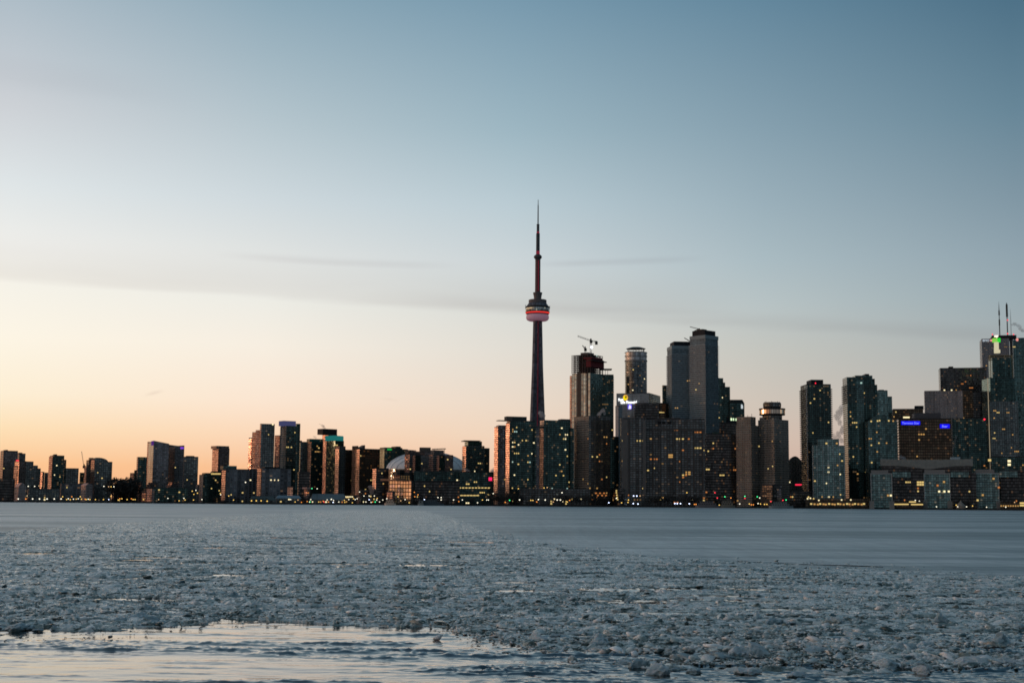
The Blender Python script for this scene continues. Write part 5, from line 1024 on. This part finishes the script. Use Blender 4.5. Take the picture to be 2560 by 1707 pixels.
# =================================================================== LAKE
def hsh(i,j,s=0):
    i=i.astype(np.int64); j=j.astype(np.int64)
    n=(i*374761393+j*668265263+s*1442695041)&0x7fffffff; n=((n^(n>>13))*1274126177)&0x7fffffff; n=(n^(n>>16))&0xffffff
    return n/float(0xffffff)
def vnoise(x,y,s=0):
    i=np.floor(x); j=np.floor(y); fx=x-i; fy=y-j; fx=fx*fx*(3-2*fx); fy=fy*fy*(3-2*fy)
    a=hsh(i,j,s); b=hsh(i+1,j,s); c=hsh(i,j+1,s); d=hsh(i+1,j+1,s)
    return (a*(1-fx)+b*fx)*(1-fy)+(c*(1-fx)+d*fx)*fy
def fbm(x,y,o=4,s=0):
    r=0;a=.5
    for k in range(o): r=r+a*vnoise(x*2**k,y*2**k,s+k); a*=.5
    return r/(1-.5**o)
def curve(pts):
    P=[(azi(px,py),math.hypot(*gpt(px,py))) for px,py in pts]; A=[p[0] for p in P]; B=[p[1] for p in P]
    return lambda a: 1/np.interp(a,A,[1/b for b in B])
near=curve([(-500,1600),(0,1590),(140,1582),(300,1568),(430,1556),(560,1545),(700,1546),(850,1553),(1000,1562),(1100,1574),(1180,1588),(1290,1612),(1400,1645),(1500,1680),(1620,1712),(1800,1740),(3000,1790)])
far=curve([(-500,1336),(0,1327),(130,1319),(300,1305),(450,1296),(650,1284),(800,1277),(950,1273),(1060,1276),(1130,1292),(1200,1318),(1310,1348),(1450,1370),(1633,1390),(1800,1402),(1960,1410),(2250,1425),(2560,1440),(3000,1460)])
def polar(rs,az0,az1,n):
    A=np.linspace(az0,az1,n); rr,aa=np.meshgrid(rs,A,indexing='ij'); return rr,aa,rr*np.sin(aa),rr*np.cos(aa)
def gridmesh(name,X,Y,Z,keep,mat,smooth=False):
    nr,na=X.shape; idx=np.arange(nr*na).reshape(nr,na)
    q=np.stack([idx[:-1,:-1],idx[:-1,1:],idx[1:,1:],idx[1:,:-1]],-1).reshape(-1,4)[:, ::-1]
    if keep is not None:
        k=(keep[:-1,:-1]|keep[:-1,1:]|keep[1:,1:]|keep[1:,:-1]).ravel(); q=q[k]
    used,inv=np.unique(q,return_inverse=True); q=inv.reshape(-1,4)
    V=np.stack([X.ravel(),Y.ravel(),Z.ravel()],-1)[used]
    me=bpy.data.meshes.new(name); me.vertices.add(len(V)); me.vertices.foreach_set('co',V.astype('f').ravel())
    me.loops.add(q.size); me.loops.foreach_set('vertex_index',q.astype('i').ravel())
    me.polygons.add(len(q)); me.polygons.foreach_set('loop_start',np.arange(0,q.size,4,dtype='i')); me.polygons.foreach_set('loop_total',np.full(len(q),4,'i'))
    me.polygons.foreach_set('use_smooth',np.full(len(q),smooth)); me.update(calc_edges=True); me.materials.append(mat)
    o=bpy.data.objects.new(name,me); COL.objects.link(o); return o
# --- open water
wm,nt,out=newmat('dark_lake_water'); p=N(nt,'BsdfPrincipled'); setp(p,Roughness=.03,IOR=1.6); p.inputs['Base Color'].default_value=(.006,.014,.016,1); p.inputs['Specular IOR Level'].default_value=.8
tc=N(nt,'TexCoord'); mp=N(nt,'Mapping'); mp.inputs['Scale'].default_value=(.9,1.6,1); nt.links.new(tc.outputs['Object'],mp.inputs[0])
n1=N(nt,'TexNoise'); n1.inputs['Scale'].default_value=2.2; n1.inputs['Detail'].default_value=6; n1.inputs['Roughness'].default_value=.62; nt.links.new(mp.outputs[0],n1.inputs['Vector'])
bp=N(nt,'Bump'); bp.inputs['Strength'].default_value=.10; bp.inputs['Distance'].default_value=.06; nt.links.new(n1.outputs[0],bp.inputs['Height']); nt.links.new(bp.outputs[0],p.inputs['Normal']); nt.links.new(p.outputs[0],out.inputs[0])
rs=1/np.linspace(1/24.,1/150.,620); rs=np.concatenate([rs,np.geomspace(155,5000,70)])
AZ=np.concatenate([np.linspace(R(-85),R(-30),120)[:-1],np.linspace(R(-30),R(30),1200),np.linspace(R(30),R(85),120)[1:]]); rr,aa=np.meshgrid(rs,AZ,indexing='ij'); X=rr*np.sin(aa); Y=rr*np.cos(aa)
wx=X+1.5*(fbm(X*.12,Y*.12,2,50)-.5); wy=Y+3*(fbm(X*.10,Y*.10,2,60)-.5)
calm=np.clip((fbm(X*.05+3,Y*.09,3,31)-.36)*4,0,1)
calm=np.clip((fbm(X*.10+3,Y*.42,4,31)-.555)*8,0,1)*.9+.22*np.clip((fbm(X*.3+3,Y*1.3,3,35)-.53)*6,0,1)
rightw=np.clip((aa-azi(900,1640))/(azi(1500,1640)-azi(900,1640)),0,1); calm=np.clip(calm+rightw*.5,0,1.1)
rdg=(1-np.abs(2*fbm(wx*.42,wy*1.25,4,9)-1)); rdg2=(1-np.abs(2*fbm(wx*1.0+5,wy*3.6,4,19)-1))**2
Z=.05*(fbm(wx*.16,wy*.5,3,1)-.5)+(.012+.02*calm)*rdg+(.005+.11*calm)*rdg2+.04*calm*(fbm(wx*2.5,wy*6.,3,17)-.5)
Z=(Z-.06)*np.clip((160-rr)/90,0,1)*1.0-.02
water=gridmesh('water',X,Y,Z,None,wm,True); tag(water,kind='structure')
# --- thin smooth ice beyond the rubble
im,nt,out=newmat('smooth_lake_ice'); Lk=nt.links.new; p=N(nt,'BsdfPrincipled'); tc=N(nt,'TexCoord')
def tex(sx,sy,det,ro,off=0):
    mp=N(nt,'Mapping'); mp.inputs['Scale'].default_value=(sx,sy,1); mp.inputs['Location'].default_value=(off,off*.7,0); Lk(tc.outputs['Object'],mp.inputs[0]); n=N(nt,'TexNoise'); n.inputs['Scale'].default_value=1; n.inputs['Detail'].default_value=det; n.inputs['Roughness'].default_value=ro; Lk(mp.outputs[0],n.inputs['Vector']); return n.outputs[0]
def cr(v,st):
    r=N(nt,'ValToRGB'); Lk(v,r.inputs[0]); e=r.color_ramp.elements
    while len(e)<len(st): e.new(.5)
    for q,(a,c) in zip(e,st): q.position=a; q.color=(*c,1) if len(c)==3 else c
    return r.outputs[0]
fine=tex(.5,.03,3,.8,9)
bigs=[tex(.0012,.014,3,.6,3),tex(.005,.06,3,.6,13),tex(.022,.28,4,.65,23)]
big=math_(nt,'ADD',math_(nt,'ADD',math_(nt,'MULTIPLY',bigs[0],.36),math_(nt,'MULTIPLY',bigs[1],.36)),math_(nt,'MULTIPLY',bigs[2],.28))
c1=cr(big,[(.39,(.20,.26,.27)),(.45,(.32,.40,.405)),(.51,(.47,.56,.565)),(.545,(.92,.97,.96)),(.58,(.48,.57,.57)),(.64,(.62,.71,.71))])
mx=N(nt,'Mix',data_type='RGBA',blend_type='MULTIPLY'); mx.inputs[0].default_value=.8; Lk(c1,mx.inputs[6]); Lk(cr(fine,[(.30,(.50,.51,.53)),(.70,(.98,.98,.97))]),mx.inputs[7]); sx=N(nt,'SeparateXYZ'); Lk(tc.outputs['Object'],sx.inputs[0])
def mr2(v,a,b):
    n=N(nt,'MapRange'); n.interpolation_type='SMOOTHSTEP'; Lk(v,n.inputs[0]); n.inputs[1].default_value=a; n.inputs[2].default_value=b; return n.outputs[0]
pm=math_(nt,'MULTIPLY',math_(nt,'MULTIPLY',mr2(sx.outputs[0],-30,-150),mr2(sx.outputs[1],1100,400)),mr2(bigs[1],.40,.60))  # bright sky reflection on the far-left ice, put into its colour as pale patches
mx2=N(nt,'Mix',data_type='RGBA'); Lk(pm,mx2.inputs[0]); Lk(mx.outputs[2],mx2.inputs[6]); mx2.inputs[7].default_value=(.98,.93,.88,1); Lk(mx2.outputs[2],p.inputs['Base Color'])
setp(p,Roughness=.42); p.inputs['Specular IOR Level'].default_value=.45
bp=N(nt,'Bump'); bp.inputs['Strength'].default_value=.6; bp.inputs['Distance'].default_value=.25; Lk(fine,bp.inputs['Height']); Lk(bp.outputs[0],p.inputs['Normal']); Lk(p.outputs[0],out.inputs[0])
rs=np.concatenate([np.geomspace(80,230,460),np.geomspace(232,5000,230)]); rr,aa,X,Y=polar(rs,R(-62),R(62),1300)
fr_=far(aa); keep=(rr>fr_*.93)&(Y<1900)
# a dark open lead in front of the smooth ice on the right
lead=curve([(-500,1000),(1780,1401),(1830,1403.5),(1900,1407),(2000,1411),(2100,1414),(2200,1417),(3000,1440)])
la=(aa>azi(1800,1404))&(aa<azi(2210,1417)); ln_=fbm(X*.12,Y*.05,3,7); le_=np.clip(np.minimum(aa-azi(1800,1404),azi(2210,1417)-aa)/.02,0,1); keep&=~(la&(rr>lead(aa)*(.995-.01*ln_))&(rr<lead(aa)*(1+.028*ln_*le_)))
Z=.03+.05*np.clip(fbm(X*.05,Y*.12,4,77)-.45,0,1)+.0*X
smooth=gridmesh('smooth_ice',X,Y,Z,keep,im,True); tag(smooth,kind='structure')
# --- brash ice: broken pieces nobody could count
bm_,nt,out=newmat('broken_lake_ice'); Lk=nt.links.new; p=N(nt,'BsdfPrincipled'); tc=N(nt,'TexCoord'); geo=N(nt,'NewGeometry')
vo=N(nt,'TexVoronoi'); vo.inputs['Scale'].default_value=2.6; Lk(tc.outputs['Object'],vo.inputs['Vector'])
sv=N(nt,'SeparateColor'); Lk(vo.outputs['Color'],sv.inputs[0])
f2=tex(4,4,9,.82,5); wide=tex(.12,.3,6,.7,8)
pc=math_(nt,'ADD',math_(nt,'MULTIPLY',sv.outputs[0],.30),math_(nt,'MULTIPLY',f2,.70)); pc=math_(nt,'ADD',pc,math_(nt,'MULTIPLY',math_(nt,'SUBTRACT',wide,.5),.8))
Lk(cr(pc,[(.25,(.035,.065,.065)),(.37,(.13,.20,.20)),(.46,(.40,.52,.52)),(.54,(.76,.87,.86)),(.64,(1,1,.98))]),p.inputs['Base Color'])
rg=N(nt,'MapRange'); Lk(sv.outputs[1],rg.inputs[0]); rg.inputs[3].default_value=.12; rg.inputs[4].default_value=.75; Lk(rg.outputs[0],p.inputs['Roughness'])
p.inputs['Specular IOR Level'].default_value=.45
bp=N(nt,'Bump'); bp.inputs['Strength'].default_value=.55; bp.inputs['Distance'].default_value=.12; Lk(f2,bp.inputs['Height']); Lk(bp.outputs[0],p.inputs['Normal']); Lk(p.outputs[0],out.inputs[0])
def vor(x,y,s,tilt):
    i=np.floor(x); j=np.floor(y); best=np.full(x.shape,9.,'f'); h=np.zeros(x.shape,'f')
    for di in (-1,0,1):
        for dj in (-1,0,1):
            a=i+di; b=j+dj; cx=a+.5+.8*(hsh(a,b,s)-.5); cy=b+.5+.8*(hsh(a,b,s+1)-.5)
            dx=x-cx; dy=y-cy; th=hsh(a,b,s+2)*3.14; el_=.65+.7*hsh(a,b,s+3)
            u=(dx*np.cos(th)+dy*np.sin(th))*el_; v=(-dx*np.sin(th)+dy*np.cos(th))/el_; d=u*u+v*v
            hh=hsh(a,b,s+4)+tilt*(dx*(hsh(a,b,s+5)-.5)+dy*(hsh(a,b,s+6)-.5)); m_=d<best; best=np.where(m_,d,best); h=np.where(m_,hh,h)
    return h
rs=[44.]
while rs[-1]<1100: rs.append(rs[-1]+max(.085,.00016*rs[-1]**1.62))
rs=np.array(rs); rr,aa,X,Y=polar(rs,R(-44),R(44),1900)
edge=(fbm(X*.35,Y*.5,4,5)-.5)
nr_=near(aa)+edge*(7+9*np.clip(aa/.1,0,1)); fa_=far(aa)*(1+.0*edge)+edge*4
inside=(rr>nr_)&(rr<fa_)
wx=X+.5*(vnoise(X*1.1,Y*1.1,3)-.5); wy=Y+.5*(vnoise(X*1.1,Y*1.1,4)-.5)
h1=vor(wx*.75,wy*.75,11,1.1); h2=vor(wx*1.9,wy*1.9,21,1.0); h3=vor(wx*4.5,wy*4.5,41,1.)
pile=np.clip((fbm(X*.10,Y*.13,3,71)-.40)*3.2,0,1)
bil=np.abs(2*fbm(wx*.55,wy*.55,5,201)-1); bil2=1-np.abs(2*fbm(wx*1.7,wy*1.7,4,211)-1)
Z=np.maximum(.22*(h1-.78)*(.4+pile*1.3), .10*(h2-.5)*(.5+.9*pile))
Z=np.maximum(Z,.30*(bil-.16)*(.15+pile)-.02)+.05*(bil2-.7)
Z=np.maximum(Z,.05*(h3-.45))+.05*(fbm(X*6,Y*6,2,91)-.5)
gap=fbm(X*.16+9,Y*.55,4,131)
Z=Z-np.clip((gap-.60)*14,0,1)*.40*(rr<230)
gx,gy=gpt(2535,1627); Z=Z-.5*np.exp(-(((X-gx)/2.2)**2+((Y-gy)/1.0)**2)**2)
righthalf=np.clip((aa-azi(1300,1600))/(azi(1700,1600)-azi(1300,1600)),0,1)
frontzone=np.clip((60-rr)/10,0,1)*righthalf
Z=Z-frontzone*.22*np.clip((fbm(X*.3,Y*.8,3,141)-.42)*6,0,1)
Z=Z-np.clip(1-(rr-nr_)/2.5,0,1)*.06
Z=np.where(inside,Z+.02,-.25)
brash=gridmesh('brash_ice',X,Y,Z,inside,bm_,False); 
# loose shards over the brash, one mesh
def hull(seed,flat,n=13,spike=1.):
    rs=random.Random(seed); bm=bmesh.new()
    for _ in range(n):
        v=Vector((rs.gauss(0,1),rs.gauss(0,1),rs.gauss(0,1))).normalized(); bm.verts.new((v.x*rs.uniform(.7,1.15),v.y*rs.uniform(.6,1),v.z*flat*rs.uniform(.6,1.2*spike)))
    r=bmesh.ops.convex_hull(bm,input=bm.verts); bmesh.ops.delete(bm,geom=[g for g in r['geom_interior'] if isinstance(g,bmesh.types.BMVert)],context='VERTS')
    bmesh.ops.triangulate(bm,faces=bm.faces); bm.verts.index_update(); V=np.array([v.co[:] for v in bm.verts],'f'); F=np.array([[v.index for v in f.verts] for f in bm.faces],'i'); bm.free(); return V,F
TH=[hull(i,random.Random(i).choice((.12,.18,.28,.42))) for i in range(28)]
rng=np.random.default_rng(5)
def scatter(n,r0,r1,smin,smax,power):
    u=rng.random(n); r=(1/(1/r0+(1/r1-1/r0)*u)); a=rng.uniform(R(-36),R(36),n)      # more pieces close by
    s=smin+(smax-smin)*rng.random(n)**power; return r,a,s
Vs=[];Fs=[];Ms=[];off=0
for (n,r0,r1,s0,s1,pw) in ((135000,45,300,.03,.13,1.6),(9000,46,280,.10,.38,2.4)):
    r,a,s=scatter(n,r0,r1,s0,s1,pw); lim=1+.10*rng.random(n)**4; x=r*np.sin(a); y=r*np.cos(a); e=fbm(x*.35,y*.5,4,5)-.5
    ok=(r>near(a)+e*(7+9*np.clip(a/.1,0,1))+.3-4.5*rng.random(n)**7)&(r<(far(a)+e*4)*lim)
    g=fbm(x*.16+9,y*.55,4,131); ok&=(g<.60)|(rng.random(n)<.04); gx_,gy_=gpt(2535,1627); ok&=(((x-gx_)/2.2)**2+((y-gy_)/1.)**2>1)
    r,a,s,x,y=r[ok],a[ok],s[ok],x[ok],y[ok]; k=rng.integers(0,len(TH),len(r)); pl=np.clip((fbm(x*.10,y*.13,3,71)-.40)*3.2,0,1)
    for t,(V,F) in enumerate(TH):
        ii=np.where(k==t)[0]
        if not len(ii): continue
        m=len(ii); th=rng.uniform(0,6.28,m); tl=rng.normal(0,.32,m); S=s[ii]
        P=V[None]*S[:,None,None]; c_,s_=np.cos(tl)[:,None],np.sin(tl)[:,None]
        px_,pz_=P[...,0]*c_-P[...,2]*s_,P[...,0]*s_+P[...,2]*c_; c_,s_=np.cos(th)[:,None],np.sin(th)[:,None]
        qx,qy=px_*c_-P[...,1]*s_,px_*s_+P[...,1]*c_
        Q=np.stack([qx+x[ii][:,None],qy+y[ii][:,None],pz_+(S*.10+.05*pl[ii]+.02)[:,None]],-1)
        Vs.append(Q.reshape(-1,3)); Fs.append((F[None]+(off+np.arange(m)*len(V))[:,None,None]).reshape(-1,3)); off+=m*len(V); Ms.append(np.repeat(rng.choice(3,m,p=(.70,.17,.13)),len(F)))
V=np.concatenate(Vs).astype('f'); F=np.concatenate(Fs).astype('i'); MI=np.concatenate(Ms).astype('i')
me=bpy.data.meshes.new('brash_shards'); me.vertices.add(len(V)); me.vertices.foreach_set('co',V.ravel()); me.loops.add(F.size); me.loops.foreach_set('vertex_index',F.ravel())
me.polygons.add(len(F)); me.polygons.foreach_set('loop_start',np.arange(0,F.size,3,dtype='i')); me.polygons.foreach_set('loop_total',np.full(len(F),3,'i')); me.polygons.foreach_set('material_index',MI); me.update(calc_edges=True)
for q_ in (bm_,plain('white_glint_ice',(.88,.92,.92),.3,var=.1,scale=3,bump=.4),plain('wet_clear_ice',(.05,.09,.095),.12,var=.5,scale=3,bump=.4,spec=.5)): me.materials.append(q_)  # frost-white shards carry the field's bright glints as plain colour
so_=bpy.data.objects.new('brash_shards',me); COL.objects.link(so_)
bb=bmesh.new(); 
with bpy.context.temp_override(active_object=brash,selected_editable_objects=[brash,so_],selected_objects=[brash,so_],object=brash): bpy.ops.object.join()
bb.free(); tag(brash,'wide field of broken grey blue brash ice crowding the lake','brash ice',kind='stuff')
print('brash',len(brash.data.polygons))
# individual floating ice blocks, the largest in view
cm,nt,out=newmat('frosted_ice_block'); Lk=nt.links.new; p=N(nt,'BsdfPrincipled'); tc=N(nt,'TexCoord'); oi=N(nt,'ObjectInfo')
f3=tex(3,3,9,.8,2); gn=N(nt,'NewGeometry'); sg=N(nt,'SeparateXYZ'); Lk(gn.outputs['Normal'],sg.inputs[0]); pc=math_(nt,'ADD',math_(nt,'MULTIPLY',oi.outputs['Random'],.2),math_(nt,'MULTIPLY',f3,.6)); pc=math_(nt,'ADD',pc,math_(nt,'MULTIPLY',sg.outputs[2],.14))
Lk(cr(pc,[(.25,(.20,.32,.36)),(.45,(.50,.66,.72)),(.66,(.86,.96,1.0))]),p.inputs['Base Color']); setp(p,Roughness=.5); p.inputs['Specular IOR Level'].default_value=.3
p.inputs['Subsurface Weight'].default_value=.25; p.inputs['Subsurface Radius'].default_value=(.1,.2,.25); p.inputs['Subsurface Scale'].default_value=.5
bp=N(nt,'Bump'); bp.inputs['Strength'].default_value=.9; bp.inputs['Distance'].default_value=.15; Lk(f3,bp.inputs['Height']); Lk(bp.outputs[0],p.inputs['Normal']); Lk(p.outputs[0],out.inputs[0])
def icemesh(seed,flat,chip=True):
    rs=random.Random(seed); V,F=hull(seed+100,flat,22,1.5); bm=bmesh.new(); vv=[bm.verts.new(v) for v in V.tolist()]
    for f in F.tolist(): bm.faces.new([vv[i] for i in f])
    bmesh.ops.recalc_face_normals(bm,faces=bm.faces)
    bmesh.ops.subdivide_edges(bm,edges=bm.edges,cuts=3,use_grid_fill=True)
    for _ in range(1): bmesh.ops.smooth_vert(bm,verts=bm.verts,factor=.5,use_axis_x=True,use_axis_y=True,use_axis_z=True)
    bm.normal_update()
    a=np.array([v.co[:] for v in bm.verts]); d=(fbm(a[:,0]*2.6+seed*3+9,a[:,1]*2.6+a[:,2]*4+9,5,seed)-.5)*.75
    for v,q in zip(bm.verts,d): v.co+=v.normal*float(q) if v.normal.length>0 else Vector(); 
    me=bpy.data.meshes.new('ice_block'); bm.to_mesh(me); bm.free(); me.materials.append(cm); me.polygons.foreach_set('use_smooth',[False]*len(me.polygons)); return me
FLt=[random.Random(i*7).choice((.22,.3,.42,.55,.7)) for i in range(14)]
IM=[icemesh(i,random.Random(i*7).choice((.22,.3,.42,.55,.7))) for i in range(14)]
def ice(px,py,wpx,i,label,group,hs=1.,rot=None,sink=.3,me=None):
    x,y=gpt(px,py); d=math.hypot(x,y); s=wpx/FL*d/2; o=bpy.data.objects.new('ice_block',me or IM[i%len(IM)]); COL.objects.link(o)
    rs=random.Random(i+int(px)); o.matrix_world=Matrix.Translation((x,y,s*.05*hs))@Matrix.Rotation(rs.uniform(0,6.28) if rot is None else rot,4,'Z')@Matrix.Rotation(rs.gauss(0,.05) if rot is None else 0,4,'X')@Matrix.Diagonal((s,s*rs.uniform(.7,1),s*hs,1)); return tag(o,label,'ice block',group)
# the peaked block with a pink glint
pk=bmesh.new(); prof=[(-1,.0),(-.96,.22),(-.86,.40),(-.66,.42),(-.50,.55),(-.36,.88),(-.1,.80),(.25,.72),(.6,.5),(.8,.24),(1,.05)]
rows=[]
for k,yy in enumerate((-.6,-.3,0,.3,.6)):
    f=(1,.93,1,.8,.4)[k] if k else .55; rows.append([pk.verts.new((x*(1-.25*abs(yy)),yy*(1.1-.3*abs(x)),z*f+.03*math.sin(x*9+k*2))) for x,z in prof])
base0=[pk.verts.new((x,-.75,-.25)) for x,z in prof]; base1=[pk.verts.new((x,.75,-.25)) for x,z in prof]
allr=[base0]+rows+[base1]
for r0_,r1_ in zip(allr,allr[1:]):
    for i in range(len(prof)-1): pk.faces.new((r0_[i],r0_[i+1],r1_[i+1],r1_[i]))
pk.faces.new([r[0] for r in allr][::-1]); pk.faces.new([r[-1] for r in allr])
bmesh.ops.subdivide_edges(pk,edges=pk.edges,cuts=3,use_grid_fill=True)
a_=np.array([v.co[:] for v in pk.verts]); d_=(fbm(a_[:,0]*4+9,a_[:,1]*4+a_[:,2]*5+9,5,3)-.5)*.22
pk.normal_update()
for v,q_ in zip(pk.verts,d_): v.co+=v.normal*float(q_)
pme=bpy.data.meshes.new('ice_block'); pk.to_mesh(pme); pk.free(); pme.materials.append(cm)
ice(1887,1638,76,1,'largest peaked ice block near the bottom right, with a sharp top left corner',None,1.0,0,me=pme)
big=[(1336,1598,42,'rounded clear ice lump just right of the open water edge, bottom centre',1.1),(1675,1634,60,'sloping ice slab left of the largest peaked block',.8),(1500,1608,70,'low pale ice hump left of centre bottom among brash',.6),(2040,1632,90,'broad low ice mound right of the largest peaked block',.5),(2265,1625,80,'low ice mound with a pale top, second right of the largest peaked block',.6),(2300,1672,62,'chunky tall ice lump close to the bottom right',1.1),(2440,1660,110,'wide flat ice heap by the dark water gap at bottom right',.45),(2088,1561,66,'rounded ice mound above and right of the largest peaked block',.8),(2260,1535,72,'ragged ice heap on the right in the middle distance',.8),(2350,1560,40,'small upright ice lump at the right',1.2),(1930,1560,60,'low grey ice mound above the largest peaked block',.6),(1995,1690,70,'dark low slab near the bottom edge right of the pale water patch',.45),(1560,1655,80,'thin flat ice sheet near the bottom centre right',.25),(640,1530,30,'squarish ice block at the open water edge, left centre',.9),(42,1572,80,'long low ice heap at the left edge beside the open water',.5),(135,1570,22,'small upright lump on the long ice heap at far left',1.1),(350,1545,70,'flat oval ice floe at the water edge on the left',.35),(445,1542,60,'bright rimmed ice floe at the water edge, left centre',.3),(697,1385,24,'small dark peaked ice lump standing out in the left centre field',.9),(240,1376,26,'small dark ice hump in the left part of the field',.8),(1000,1455,44,'ragged ice lump in the middle of the left centre field',.7),(1600,1418,36,'rounded ice lump below the smooth ice edge, right of centre',.8),(1812,1515,34,'small white tilted ice plate right of centre',.6),(2500,1610,60,'lump of ice at the right edge above the dark water gap',.8)]
for i,(px,py,wd,lb,hs) in enumerate(big): ice(px,py,wd,i+4,lb,None,hs,me=[q for q,f_ in zip(IM,FLt) if f_>=.42][i%max(1,sum(f_>=.42 for f_ in FLt))])
rs=random.Random(11); n=0
while n<276:
    py=1400+ (1682-1400)*rs.random()**.7; px=rs.uniform(0,2560); x,y=gpt(px,py); r=math.hypot(x,y); a=np.array([math.atan2(x,y)]); xa_,ya_=np.array([x]),np.array([y])
    e=float(fbm(xa_*.35,ya_*.5,4,5)[0]-.5)
    if r<near(a)[0]+e*7+.5 or r>far(a)[0]-3: continue
    wd=rs.uniform(.35,1.0)**1.3*FL/r*rs.choice((.5,.7,.9,1.15)); 
    ice(px,py,wd,n,'grey blue chunk of ice among the brash, one of many alike','loose ice chunks scattered through the brash field',rs.uniform(.35,.9)); n+=1
